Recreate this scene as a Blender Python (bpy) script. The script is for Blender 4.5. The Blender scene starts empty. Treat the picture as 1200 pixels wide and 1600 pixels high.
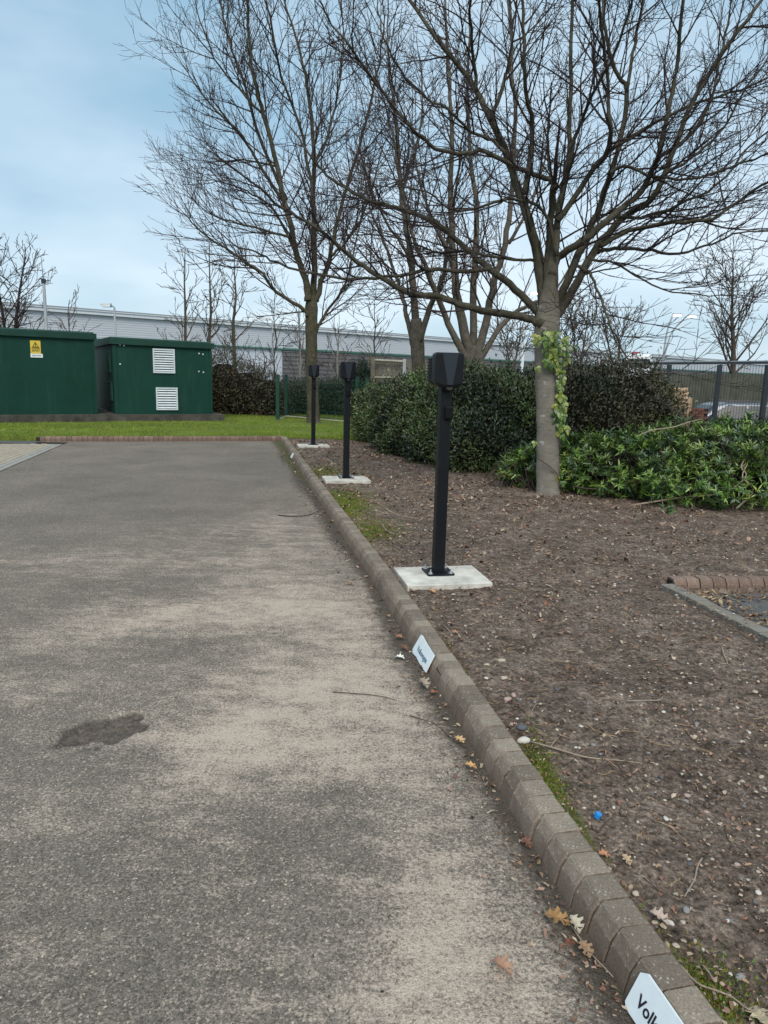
import bpy, math, random
import numpy as np
from mathutils import Vector, Matrix
random.seed(7); RS = np.random.RandomState(7)
S = bpy.context.scene
COL = S.collection

# ------------------------------------------------------------------ camera, world, sun, exposure
H = 1.5; FPX = 1120.0; ROLL = math.radians(1.5); HY = 586.0
PITCH = math.atan((800-HY)/FPX)
_f = np.array([0, math.cos(PITCH), -math.sin(PITCH)]); _r0 = np.array([1., 0, 0]); _u0 = np.cross(_r0, _f)
_r = _r0*math.cos(ROLL)+_u0*math.sin(ROLL); _u = -_r0*math.sin(ROLL)+_u0*math.cos(ROLL)
cd = bpy.data.cameras.new('camera'); cam = bpy.data.objects.new('camera', cd); COL.objects.link(cam)
cam.matrix_world = Matrix([[_r[0], _u[0], -_f[0], 0], [_r[1], _u[1], -_f[1], 0], [_r[2], _u[2], -_f[2], H], [0, 0, 0, 1]])
cd.sensor_fit = 'VERTICAL'; cd.sensor_height = 24.0; cd.lens = 24.0*FPX/1600; cd.clip_end = 4000; cd.clip_start = 0.05
S.camera = cam
S.view_settings.view_transform = 'Standard'; S.view_settings.look = 'None'
S.view_settings.gamma = 1; S.view_settings.use_curve_mapping = False; S.view_settings.exposure = 0.80

SUN_EL = math.radians(48); SUN_AZ = math.radians(178)      # azimuth clockwise from +Y
w = bpy.data.worlds.new("World"); S.world = w; w.use_nodes = True
wn = w.node_tree.nodes; wl = w.node_tree.links; wn.clear()
wo = wn.new('ShaderNodeOutputWorld'); bg = wn.new('ShaderNodeBackground'); bg.inputs['Strength'].default_value = 0.1
sky = wn.new('ShaderNodeTexSky'); sky.sky_type = 'NISHITA'; sky.sun_disc = False
sky.sun_elevation = SUN_EL; sky.sun_rotation = SUN_AZ; sky.air_density = 1.0; sky.dust_density = 1.0
tc = wn.new('ShaderNodeTexCoord'); mp = wn.new('ShaderNodeMapping'); mp.inputs['Scale'].default_value = (1.1, 1.1, 3.2)
mp.inputs['Location'].default_value = (1.7, 0.9, 0.35)
nz = wn.new('ShaderNodeTexNoise'); nz.inputs['Scale'].default_value = 1.9; nz.inputs['Detail'].default_value = 5; nz.inputs['Roughness'].default_value = .5
cr = wn.new('ShaderNodeValToRGB')
cr.color_ramp.elements[0].position = .33; cr.color_ramp.elements[0].color = (2.05, 3.35, 4.35, 1)
cr.color_ramp.elements[1].position = .68; cr.color_ramp.elements[1].color = (4.6, 5.4, 6.0, 1)
mx = wn.new('ShaderNodeMix'); mx.data_type = 'RGBA'; mx.inputs[0].default_value = .86
wl.new(tc.outputs['Generated'], mp.inputs['Vector']); wl.new(mp.outputs[0], nz.inputs['Vector']); wl.new(nz.outputs['Fac'], cr.inputs[0])
wl.new(sky.outputs[0], mx.inputs[6]); wl.new(cr.outputs[0], mx.inputs[7]); wl.new(mx.outputs[2], bg.inputs['Color']); wl.new(bg.outputs[0], wo.inputs[0])

sd = bpy.data.lights.new('sun', 'SUN'); sd.energy = 1.5; sd.angle = math.radians(30); sd.color = (1.0, .93, .83)
sun = bpy.data.objects.new('sun', sd); COL.objects.link(sun)
_sv = Vector((math.sin(SUN_AZ)*math.cos(SUN_EL), math.cos(SUN_AZ)*math.cos(SUN_EL), math.sin(SUN_EL)))
sun.rotation_euler = _sv.to_track_quat('Z', 'Y').to_euler()

# ------------------------------------------------------------------ measuring helpers
def ray(x, y):
    d = _f*FPX+_r*(x-600)+_u*(800-y); return d/d[1]
def gp(x, y, z=0.0):
    d = ray(x, y); return np.array([0, 0, H])+(z-H)/d[2]*d
def at(x, y, Y): return np.array([0, 0, H])+Y*ray(x, y)

# ------------------------------------------------------------------ noise (numpy)
def _hash(ix, iy, s):
    n = (ix.astype(np.int64)*374761393+iy.astype(np.int64)*668265263+s*982451653) & 0x7fffffff
    n = ((n ^ (n >> 13))*1274126177) & 0x7fffffff
    return ((n ^ (n >> 16)) & 0xffff)/65535.0
def vnoise(x, y, s=0):
    ix = np.floor(x); iy = np.floor(y); fx = x-ix; fy = y-iy
    fx = fx*fx*(3-2*fx); fy = fy*fy*(3-2*fy)
    a = _hash(ix, iy, s); b = _hash(ix+1, iy, s); c = _hash(ix, iy+1, s); d = _hash(ix+1, iy+1, s)
    return (a*(1-fx)+b*fx)*(1-fy)+(c*(1-fx)+d*fx)*fy
def fbm(x, y, s=0, o=4):
    t = 0; a = .5; n = 0
    for k in range(o):
        t = t+a*vnoise(x*2**k, y*2**k, s+k*17); n += a; a *= .5
    return t/n

# ------------------------------------------------------------------ mesh helpers
class MB:
    def __init__(s): s.v = []; s.f = []
    def add(s, vs, fs):
        o = len(s.v); s.v.extend([tuple(p) for p in vs]); s.f.extend([tuple(i+o for i in f) for f in fs]); return s
    def box(s, c, size, M=None):
        x, y, z = [k/2 for k in size]
        vs = [Vector((a*x, b*y, d*z)) for a in (-1, 1) for b in (-1, 1) for d in (-1, 1)]
        if M is not None: vs = [M @ p for p in vs]
        vs = [p+Vector(c) for p in vs]
        return s.add(vs, [(0, 1, 3, 2), (4, 6, 7, 5), (0, 4, 5, 1), (2, 3, 7, 6), (0, 2, 6, 4), (1, 5, 7, 3)])
    def rings(s, rings, cap=True, closed=True):
        n = len(rings[0]); vs = [p for r in rings for p in r]; fs = []
        for i in range(len(rings)-1):
            for j in range(n if closed else n-1):
                k = (j+1) % n; fs.append((i*n+j, i*n+k, (i+1)*n+k, (i+1)*n+j))
        if cap: fs.append(tuple(range(n-1, -1, -1))); fs.append(tuple((len(rings)-1)*n+j for j in range(n)))
        return s.add(vs, fs)
    def tube(s, pts, rad, n=8, cap=True):
        pts = np.asarray(pts, float); m = len(pts)
        rad = np.full(m, rad) if np.isscalar(rad) else np.asarray(rad, float)
        t = np.gradient(pts, axis=0); t /= np.linalg.norm(t, axis=1)[:, None]+1e-12
        ref = np.array([0, 0, 1.]) if abs(t[0][2]) < .9 else np.array([1., 0, 0])
        a = np.cross(t, ref); a /= np.linalg.norm(a, axis=1)[:, None]+1e-9; b = np.cross(t, a)
        th = np.arange(n)*2*math.pi/n
        R = pts[:, None, :]+rad[:, None, None]*(a[:, None, :]*np.cos(th)[None, :, None]+b[:, None, :]*np.sin(th)[None, :, None])
        o = len(s.v); s.v.extend(map(tuple, R.reshape(-1, 3)))
        for i in range(m-1):
            for j in range(n):
                k = (j+1) % n; s.f.append((o+i*n+j, o+i*n+k, o+(i+1)*n+k, o+(i+1)*n+j))
        if cap and n > 3: s.f.append(tuple(o+j for j in range(n-1, -1, -1))); s.f.append(tuple(o+(m-1)*n+j for j in range(n)))
        return s
    def prism(s, poly, z0, z1, M=None):
        n = len(poly); vs = [Vector((p[0], p[1], z0)) for p in poly]+[Vector((p[0], p[1], z1)) for p in poly]
        if M is not None: vs = [M @ p for p in vs]
        return s.add(vs, [tuple(range(n-1, -1, -1)), tuple(range(n, 2*n))]+[(j, (j+1) % n, n+(j+1) % n, n+j) for j in range(n)])
    def build(s, name, m, parent=None, kind=None, smooth=False, label=None, cat=None, group=None):
        me = bpy.data.meshes.new(name); me.from_pydata(s.v, [], s.f); me.validate()
        return link(name, me, m, parent, kind, smooth, label, cat, group)
def tag(o, label=None, cat=None, group=None, kind=None):
    if label: o['label'] = label
    if cat: o['category'] = cat
    if group: o['group'] = group
    if kind: o['kind'] = kind
    return o
def link(name, me, m=None, parent=None, kind=None, smooth=False, label=None, cat=None, group=None, mat4=None):
    o = bpy.data.objects.new(name, me); COL.objects.link(o)
    if m is not None and len(me.materials) == 0: me.materials.append(m)
    if smooth: me.polygons.foreach_set('use_smooth', np.ones(len(me.polygons), bool))
    if mat4 is not None: o.matrix_world = mat4
    if parent is not None:
        o.parent = parent
        if parent.type == 'EMPTY': o.matrix_parent_inverse = parent.matrix_basis.inverted()
    return tag(o, label, cat, group, kind)
def thing(name, label, cat, loc=(0, 0, 0), rz=0, group=None):
    o = bpy.data.objects.new(name, None); COL.objects.link(o); o.empty_display_size = .1
    o.location = Vector(loc); o.rotation_euler = (0, 0, rz)
    o.matrix_basis = Matrix.Translation(Vector(loc)) @ Matrix.Rotation(rz, 4, 'Z')
    return tag(o, label, cat, group)
def local(o):                                   # a child built in its parent's own coordinates
    o.matrix_parent_inverse = Matrix.Identity(4); return o
def copy_tree(o, parent=None):
    c = o.copy(); COL.objects.link(c)
    if parent is not None: c.parent = parent; c.matrix_parent_inverse = o.matrix_parent_inverse.copy()
    for ch in [k for k in KIDS.get(o.name, [])]: copy_tree(ch, c)
    return c
KIDS = {}
def index_kids():
    KIDS.clear()
    for o in bpy.data.objects:
        if o.parent: KIDS.setdefault(o.parent.name, []).append(o)
def np_mesh(name, V, F, smooth=False, attrs=None, col=None):
    V = np.asarray(V, np.float32); F = np.asarray(F, np.int32); k = F.shape[1]
    me = bpy.data.meshes.new(name); me.vertices.add(len(V)); me.vertices.foreach_set('co', V.ravel())
    me.loops.add(F.size); me.loops.foreach_set('vertex_index', F.ravel())
    me.polygons.add(len(F)); me.polygons.foreach_set('loop_start', np.arange(0, F.size, k, dtype=np.int32))
    me.update(calc_edges=True)
    if smooth: me.polygons.foreach_set('use_smooth', np.ones(len(F), bool))
    for an, av in (attrs or {}).items():
        a = me.attributes.new(an, 'FLOAT', 'POINT'); a.data.foreach_set('value', np.asarray(av, np.float32))
    if col is not None:
        a = me.attributes.new('tint', 'FLOAT_COLOR', 'POINT'); c4 = np.ones((len(V), 4), np.float32); c4[:, :3] = col
        a.data.foreach_set('color', c4.ravel())
    return me
def grid_faces(nr, nc):
    i = np.arange(nr-1)[:, None]; j = np.arange(nc-1)[None, :]
    a = i*nc+j; return np.stack([a, a+1, a+nc+1, a+nc], -1).reshape(-1, 4)

# ------------------------------------------------------------------ material helpers
class NT:
    def __init__(s, name):
        s.m = bpy.data.materials.new(name); s.m.use_nodes = True; s.t = s.m.node_tree; s.n = s.t.nodes; s.l = s.t.links
        s.b = s.n['Principled BSDF']; s.tc = s.n.new('ShaderNodeTexCoord').outputs['Object']
    def noise(s, sc, det=4, ro=.55, vec=None, scale3=None):
        n = s.n.new('ShaderNodeTexNoise'); n.inputs['Scale'].default_value = sc; n.inputs['Detail'].default_value = det; n.inputs['Roughness'].default_value = ro
        v = vec or s.tc
        if scale3:
            mm = s.n.new('ShaderNodeMapping'); mm.inputs['Scale'].default_value = scale3; s.l.new(v, mm.inputs[0]); v = mm.outputs[0]
        s.l.new(v, n.inputs['Vector']); return n.outputs['Fac']
    def vor(s, sc, feat='F1', out='Distance', scale3=None):
        n = s.n.new('ShaderNodeTexVoronoi'); n.feature = feat; n.inputs['Scale'].default_value = sc; v = s.tc
        if scale3:
            mm = s.n.new('ShaderNodeMapping'); mm.inputs['Scale'].default_value = scale3; s.l.new(v, mm.inputs[0]); v = mm.outputs[0]
        s.l.new(v, n.inputs['Vector']); return n.outputs[out]
    def ramp(s, fac, stops):
        r = s.n.new('ShaderNodeValToRGB'); e = r.color_ramp.elements
        while len(e) < len(stops): e.new(.5)
        for k, (p, c) in enumerate(stops):
            e[k].position = p; c = (c, c, c) if not hasattr(c, '__len__') else c; e[k].color = (*c, 1)
        s.l.new(fac, r.inputs[0]); return r.outputs[0]
    def mix(s, fac, a, b, mode='MIX'):
        n = s.n.new('ShaderNodeMix'); n.data_type = 'RGBA'; n.blend_type = mode
        for i, v in ((0, fac), (6, a), (7, b)):
            if isinstance(v, bpy.types.NodeSocket): s.l.new(v, n.inputs[i])
            elif i == 0: n.inputs[0].default_value = v
            else: n.inputs[i].default_value = (*v, 1)
        return n.outputs[2]
    def math(s, op, a, b=0.0, clamp=False):
        n = s.n.new('ShaderNodeMath'); n.operation = op; n.use_clamp = clamp
        for i, v in ((0, a), (1, b)):
            if isinstance(v, bpy.types.NodeSocket): s.l.new(v, n.inputs[i])
            else: n.inputs[i].default_value = v
        return n.outputs[0]
    def attr(s, name, out='Fac'):
        n = s.n.new('ShaderNodeAttribute'); n.attribute_name = name; return n.outputs[out]
    def rnd(s): return s.n.new('ShaderNodeObjectInfo').outputs['Random']
    def color(s, c):
        if isinstance(c, bpy.types.NodeSocket): s.l.new(c, s.b.inputs['Base Color'])
        else: s.b.inputs['Base Color'].default_value = (*c, 1)
    def rough(s, r, spec=.5, metal=0):
        s.b.inputs['Roughness'].default_value = r; s.b.inputs['Specular IOR Level'].default_value = spec; s.b.inputs['Metallic'].default_value = metal
    def bump(s, h, st=.3, dist=.01):
        b = s.n.new('ShaderNodeBump'); b.inputs['Strength'].default_value = st; b.inputs['Distance'].default_value = dist
        s.l.new(h, b.inputs['Height']); s.l.new(b.outputs[0], s.b.inputs['Normal'])
def flatmat(name, c, r=.6, spec=.4, metal=0, var=.12, sc=6, bump=0, bsc=60):
    t = NT(name); n = t.noise(sc, 4, .6)
    lo = tuple(k*(1-var) for k in c); hi = tuple(min(1, k*(1+var)) for k in c)
    t.color(t.ramp(n, [(.3, lo), (.7, hi)])); t.rough(r, spec, metal)
    if bump: t.bump(t.noise(bsc, 4, .6), bump, .004)
    return t.m

M = {}
# asphalt
t = NT('asphalt_road')
chips = t.vor(170, out='Color'); chipv = t.vor(170, out='Distance')
cg = t.ramp(chips, [(.0, (.080, .074, .067)), (.35, (.140, .130, .119)), (.66, (.190, .176, .160)), (.84, (.26, .238, .214)), (.97, (.54, .485, .42))])
fine = t.ramp(t.noise(330, 2, .8), [(.3, (.52, .49, .44)), (.7, (1.62, 1.50, 1.34))])
cg = t.mix(1, cg, fine, 'MULTIPLY')
big = t.ramp(t.noise(1.1, 6, .65), [(.3, .78), (.7, 1.18)])
cg = t.mix(1, cg, big, 'MULTIPLY')
g1 = t.math('MULTIPLY', t.math('SUBTRACT', t.noise(5.5, 7, .75, scale3=(.75, 1.5, 1)), .5), 2.0)
g2 = t.math('MULTIPLY', t.math('SUBTRACT', t.noise(85, 5, .8), .5), 3.3)
g3 = t.math('MULTIPLY', t.math('SUBTRACT', t.noise(22, 4, .7), .5), 1.0)
sm = t.math('ADD', t.math('ADD', t.math('MULTIPLY', t.attr('silt'), 1.0), g1), t.math('ADD', g2, g3))
sfac = t.ramp(sm, [(.28, 0.0), (.75, .70), (1.7, 1.0)])
siltc = t.ramp(t.noise(210, 3, .8), [(.25, (.265, .204, .157)), (.5, (.58, .468, .375)), (.75, (.90, .755, .62))])
c = t.mix(t.math('MULTIPLY', sfac, .86), cg, siltc)
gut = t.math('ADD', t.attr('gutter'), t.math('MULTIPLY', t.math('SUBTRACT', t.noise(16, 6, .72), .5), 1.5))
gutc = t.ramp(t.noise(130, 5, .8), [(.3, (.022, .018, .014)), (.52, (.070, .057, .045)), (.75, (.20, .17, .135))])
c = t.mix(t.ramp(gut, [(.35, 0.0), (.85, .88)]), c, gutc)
mo = t.math('ADD', t.attr('moss'), t.math('MULTIPLY', t.math('SUBTRACT', t.noise(20, 5, .7), .5), 1.2))
c = t.mix(t.ramp(mo, [(.42, 0.0), (.85, .8)]), c, (.085, .088, .032))
po = t.ramp(t.noise(60, 6, .8), [(.32, (.015, .013, .012)), (.5, (.050, .044, .039)), (.68, (.20, .17, .14))])
po = t.mix(t.ramp(t.attr('hole'), [(.45, 0.0), (.75, .75)]), po, t.ramp(t.noise(45, 5, .8), [(.38, (.025, .020, .018)), (.50, (.105, .082, .066)), (.72, (.22, .175, .14))]))
c = t.mix(t.ramp(t.math('ADD', t.attr('hole'), t.math('MULTIPLY', t.math('SUBTRACT', t.noise(60, 5, .8), .5), .7)), [(.12, 0.0), (.55, .85)]), c, po)
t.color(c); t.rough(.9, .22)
hh = t.math('ADD', t.math('MULTIPLY', t.math('SUBTRACT', 1.0, chipv), .6), t.math('MULTIPLY', t.noise(230, 3, .8), .9))
t.bump(hh, .8, .006); M['asphalt'] = t.m
# soil
t = NT('bare_soil')
a = t.ramp(t.noise(3.5, 7, .75), [(.3, (.088, .062, .046)), (.5, (.155, .116, .090)), (.7, (.25, .195, .155))])
a = t.mix(1, a, t.ramp(t.noise(14, 5, .75), [(.32, .55), (.68, 1.35)]), 'MULTIPLY')
b = t.ramp(t.noise(55, 5, .75), [(.32, .22), (.5, .95), (.68, 1.9)])
c = t.mix(1, a, b, 'MULTIPLY')
sp = t.vor(130, out='Color'); c = t.mix(t.ramp(sp, [(.88, 0.0), (.93, .6)]), c, (.33, .28, .23))
mo = t.math('ADD', t.attr('moss'), t.math('MULTIPLY', t.math('SUBTRACT', t.noise(14, 5, .7), .5), 1.3))
mc = t.ramp(t.noise(90, 4, .7), [(.3, (.035, .045, .010)), (.7, (.16, .19, .035))])
c = t.mix(t.ramp(mo, [(.45, 0.0), (.8, .85)]), c, mc)
t.color(c); t.rough(.95, .2)
t.bump(t.math('ADD', t.noise(45, 6, .75), t.math('MULTIPLY', t.noise(220, 3, .7), .5)), .8, .014); M['soil'] = t.m
# grass
def grassmat(name, lo, hi):
    t = NT(name); c = t.ramp(t.noise(.8, 5, .65), [(.3, lo), (.7, hi)])
    c = t.mix(1, c, t.ramp(t.noise(18, 4, .7), [(.3, .55), (.7, 1.35)]), 'MULTIPLY')
    t.color(c); t.rough(.9, .2); t.bump(t.noise(60, 4, .7), .7, .02); return t.m
M['lawn'] = grassmat('lawn_turf', (.075, .10, .016), (.16, .20, .035))
t = NT('grass_blade'); c = t.attr('tint', 'Color'); c = t.mix(1, c, t.ramp(t.noise(.9, 5, .65), [(.3, (.62, .7, .6)), (.7, (1.2, 1.15, 1.1))]), 'MULTIPLY')
t.color(c); t.rough(.6, .3); t.b.inputs['Transmission Weight'].default_value = 0; M['blade'] = t.m
t = NT('tinted_matt'); t.color(t.attr('tint', 'Color')); t.rough(.85, .3); t.bump(t.noise(150, 3, .6), .3, .003); M['tint'] = t.m
t = NT('leaf_gloss'); t.color(t.attr('tint', 'Color')); t.rough(.33, .6); M['leaf'] = t.m
t = NT('leaf_semi'); t.color(t.attr('tint', 'Color')); t.rough(.40, .6); M['leaf2'] = t.m
# kerb
def kerbmat(name, c1, c2, edge):
    t = NT(name); a = t.ramp(t.rnd(), [(0, c1), (1, c2)])
    a = t.mix(1, a, t.ramp(t.noise(130, 4, .75), [(.25, .5), (.5, 1.0), (.75, 1.5)]), 'MULTIPLY')
    wv = t.n.new('ShaderNodeNewGeometry').outputs['Position']
    a = t.mix(t.ramp(t.noise(5, 5, .7, vec=wv), [(.45, 0.0), (.75, .5)]), a, (.110, .086, .064))
    n2 = t.vor(190, out='Color'); a = t.mix(t.ramp(n2, [(.86, 0.0), (.9, .7)]), a, (.46, .42, .36))
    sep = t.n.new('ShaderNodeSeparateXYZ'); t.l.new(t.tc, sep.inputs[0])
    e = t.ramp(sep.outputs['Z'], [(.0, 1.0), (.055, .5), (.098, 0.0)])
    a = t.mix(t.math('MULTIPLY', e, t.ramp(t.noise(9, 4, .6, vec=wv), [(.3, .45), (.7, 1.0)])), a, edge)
    t.color(a); t.rough(.92, .25); t.bump(t.math('ADD', t.noise(150, 4, .7), t.noise(30, 3, .6)), .6, .005); return t.m
M['kerb'] = kerbmat('kerb_block', (.165, .133, .103), (.290, .240, .188), (.150, .103, .078))
M['kerbred'] = kerbmat('kerb_block_red', (.15, .10, .078), (.26, .185, .145), (.125, .075, .055))
M['edging'] = kerbmat('edging_block', (.19, .18, .16), (.27, .255, .23), (.2, .18, .15))
M['mortar'] = flatmat('mortar_bed', (.032, .027, .021), .95, .2, var=.4, sc=20, bump=.6)
M['paver'] = kerbmat('paving_block', (.29, .245, .18), (.45, .39, .30), (.36, .31, .24))
M['paveredge'] = kerbmat('paving_edge_block', (.27, .26, .235), (.34, .33, .30), (.3, .29, .26))
M['concrete'] = flatmat('new_concrete', (.56, .53, .47), .85, .3, var=.30, sc=7, bump=.5)
M['oldcon'] = flatmat('old_concrete', (.075, .07, .06), .9, .2, var=.45, sc=4, bump=.4)
M['black'] = flatmat('black_paint', (.006, .007, .009), .42, .28, var=.2, sc=10)
M['blackface'] = flatmat('black_plastic_facet', (.014, .018, .025), .35, .4, var=.1)
M['blackrough'] = flatmat('black_plastic', (.005, .006, .007), .5, .25, var=.15)
M['steel'] = flatmat('zinc_steel', (.55, .56, .58), .35, .5, .8)
M['galv'] = flatmat('galvanised_post', (.45, .48, .50), .55, .4, .3)
t = NT('green_cabin_paint'); a = t.ramp(t.noise(1.2, 4, .6), [(.3, (.003, .036, .024)), (.7, (.005, .048, .033))])
a = t.mix(t.ramp(t.noise(5, 5, .7, scale3=(1, 1, .12)), [(.52, 0.0), (.8, .22)]), a, (.06, .12, .09)); t.color(a); t.rough(.6, .25); t.bump(t.noise(1.5, 2, .5), .15, .03); M['cabin'] = t.m
M['cabinroof'] = flatmat('green_roof_trim', (.010, .048, .034), .6, .3, var=.2, sc=3)
M['louvre'] = flatmat('aluminium_louvre', (.68, .74, .77), .45, .5, .3, var=.08)
M['darkin'] = flatmat('dark_inside', (.006, .008, .008), .9, .1)
M['yellow'] = flatmat('sign_yellow', (.72, .52, .07), .5, .4, var=.08)
M['white'] = flatmat('white_plastic', (.74, .80, .82), .45, .4, var=.05, sc=20)
M['ink'] = flatmat('black_ink', (.012, .013, .02), .6, .3)
M['inkblue'] = flatmat('faded_blue_ink', (.10, .17, .25), .6, .3, var=.5, sc=60)
M['ghost'] = flatmat('wall_cladding_white', (.52, .56, .62), .5, .4, var=.05, sc=.05)
t = NT('warehouse_grey_cladding'); a = t.ramp(t.noise(.05, 3, .5), [(.3, (.46, .49, .53)), (.7, (.51, .54, .58))]); t.color(a); t.rough(.5, .4); M['whgrey'] = t.m
t = NT('warehouse_dark_cladding'); a = t.ramp(t.noise(.12, 5, .6), [(.3, (.115, .11, .115)), (.7, (.15, .142, .145))]); t.color(a); t.rough(.7, .3); M['whdark'] = t.m
M['whroof'] = flatmat('warehouse_roof_sheet', (.22, .23, .24), .6, .3, var=.1, sc=.05)
M['whgreen'] = flatmat('green_flashing', (.05, .16, .12), .5, .4)
M['gutter'] = flatmat('white_gutter', (.60, .64, .66), .5, .4)
def barkmat(name, lo, hi, green=.35, v=40):
    t = NT(name); a = t.ramp(t.noise(9, 6, .7), [(.3, lo), (.7, hi)])
    a = t.mix(t.ramp(t.noise(3, 4, .6), [(.45, 0.0), (.75, green)]), a, (lo[0]*.9, lo[1]*1.25, lo[2]*.6))
    a = t.mix(1, a, t.ramp(t.noise(v, 4, .7, scale3=(1, 1, .35)), [(.3, .6), (.7, 1.25)]), 'MULTIPLY')
    t.color(a); t.rough(.9, .25); t.bump(t.noise(30, 5, .7, scale3=(1, 1, .4)), .6, .01); return t.m
t = NT('smooth_grey_bark'); a = t.ramp(t.noise(6, 6, .65), [(.3, (.155, .140, .112)), (.7, (.26, .235, .195))])
a = t.mix(t.ramp(t.noise(22, 3, .6, scale3=(.35, .35, 1.6)), [(.52, 0.0), (.70, .5)]), a, (.09, .08, .065))
a = t.mix(t.ramp(t.noise(9, 3, .6, scale3=(.6, .6, 1.4)), [(.66, 0.0), (.70, .8)]), a, (.42, .41, .37))
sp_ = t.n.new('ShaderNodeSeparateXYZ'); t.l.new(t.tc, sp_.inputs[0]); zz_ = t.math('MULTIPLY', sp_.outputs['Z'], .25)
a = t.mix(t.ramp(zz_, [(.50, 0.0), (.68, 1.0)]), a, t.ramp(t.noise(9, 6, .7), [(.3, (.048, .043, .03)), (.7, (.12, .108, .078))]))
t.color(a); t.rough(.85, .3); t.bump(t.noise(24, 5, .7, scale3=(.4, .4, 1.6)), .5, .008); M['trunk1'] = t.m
M['limb1'] = barkmat('tree_limb_bark', (.042, .038, .026), (.105, .095, .068))
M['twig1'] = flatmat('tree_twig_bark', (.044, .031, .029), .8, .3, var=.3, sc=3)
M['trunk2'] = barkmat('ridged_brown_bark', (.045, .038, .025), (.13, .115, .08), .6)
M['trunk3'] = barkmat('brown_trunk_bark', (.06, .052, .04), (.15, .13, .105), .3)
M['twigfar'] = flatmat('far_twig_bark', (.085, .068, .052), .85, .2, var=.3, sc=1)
M['twigred'] = flatmat('reddish_twig_bark', (.10, .06, .05), .85, .2, var=.3, sc=1)
M['birch'] = flatmat('pale_birch_bark', (.33, .29, .24), .8, .3, var=.3, sc=5)
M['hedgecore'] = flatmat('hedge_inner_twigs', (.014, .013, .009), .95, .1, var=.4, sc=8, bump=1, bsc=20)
M['timber'] = flatmat('weathered_timber', (.20, .175, .135), .85, .2, var=.3, sc=5, bump=.4)
M['timbergreen'] = flatmat('green_grey_timber', (.085, .088, .066), .85, .2, var=.3, sc=2, bump=.3)
M['timberlight'] = flatmat('pale_timber_rail', (.36, .33, .27), .85, .2, var=.2)
M['greenpost'] = flatmat('green_coated_steel', (.008, .05, .032), .5, .4)
M['rail'] = flatmat('dark_rail_paint', (.018, .024, .030), .4, .5)
M['railtop'] = flatmat('grey_rail_top', (.30, .33, .36), .3, .5, .5)
M['carpaint'] = flatmat('silver_car_paint', (.13, .145, .165), .25, .6, .5, var=.03)
M['cardark'] = flatmat('dark_car_trim', (.03, .032, .036), .4, .5)
M['glass'] = flatmat('tinted_car_glass', (.02, .025, .03), .2, .4)
M['brick'] = flatmat('red_brick', (.17, .075, .055), .9, .2, var=.3, sc=3)
M['logwood'] = flatmat('pale_cut_timber', (.42, .30, .20), .85, .2, var=.3, sc=7)
M['blue'] = flatmat('blue_plastic', (.02, .24, .62), .4, .5)
M['van'] = flatmat('white_van_paint', (.72, .74, .76), .35, .5)
M['red'] = flatmat('red_plastic', (.45, .03, .03), .4, .5)
t = NT('lamp_glow'); t.color((.8, .8, .8)); t.b.inputs['Emission Color'].default_value = (1, .97, .88, 1); t.b.inputs['Emission Strength'].default_value = 2.2; M['glow'] = t.m
M['earth'] = grassmat('far_ground', (.05, .05, .035), (.10, .10, .06))
M['tarmac'] = flatmat('car_park_tarmac', (.10, .10, .10), .9, .3, var=.2, sc=2, bump=.4)
M['twigpale'] = flatmat('dead_twig', (.30, .24, .18), .85, .2, var=.3, sc=60, bump=.5)
M['twigdark'] = flatmat('dark_dead_twig', (.075, .058, .045), .85, .2, var=.3, sc=60, bump=.5)
M['straw'] = flatmat('straw_litter', (.36, .25, .13), .9, .2, var=.3, sc=30)

# ------------------------------------------------------------------ ground
KP = np.array([(-2, 1.49), (0.0, 1.09), (1.36, .79), (2.24, .612), (3.25, .42), (4.33, .205), (5.12, .055), (7.5, -.45), (10.5, -1.08), (13.2, -1.64), (15.82, -2.187), (17, -2.43)])
def kx(Y): return np.interp(Y, KP[:, 0], KP[:, 1])          # soil side of the kerb's top, at distance Y
KEND = 15.86
LK0 = np.array([-2.19-.06, 15.98]); LK1 = np.array([-7.05, 14.42])   # lawn kerb, front line
def lawn_front(x): return LK0[1]+(x-LK0[0])*(LK1[1]-LK0[1])/(LK1[0]-LK0[0])
BAYC = np.array([2.10, 5.02]); BAYD = np.array([.215, -.977])       # bay corner, direction of its flush edging
def bay_side(x, y):                                                  # >0 inside the bay
    n = np.array([.977, .215]); a = (x-BAYC[0])*n[0]+(y-BAYC[1])*n[1]
    b = (BAYC[1]+.10*(x-BAYC[0]))-y
    return np.minimum(a, b)
def soil_z(x, y):
    z = .062+.030*(fbm(x*.9, y*.9, 3, 4)-.5)+.034*(fbm(x*5, y*5, 9, 4)-.5)+.024*(fbm(x*22, y*22, 5, 4)-.5)
    e = np.clip((x-kx(y))/.12, 0, 1); z = z-.012*(1-e)
    return z
g = MB(); g.box((0, 600, -.66), (2600, 2600, .1)); g.build('ground', M['earth'], kind='structure')
g = MB(); g.box((20, 24, -.575), (31, 32, .05)); g.build('car_park', M['tarmac'], kind='structure')

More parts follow.
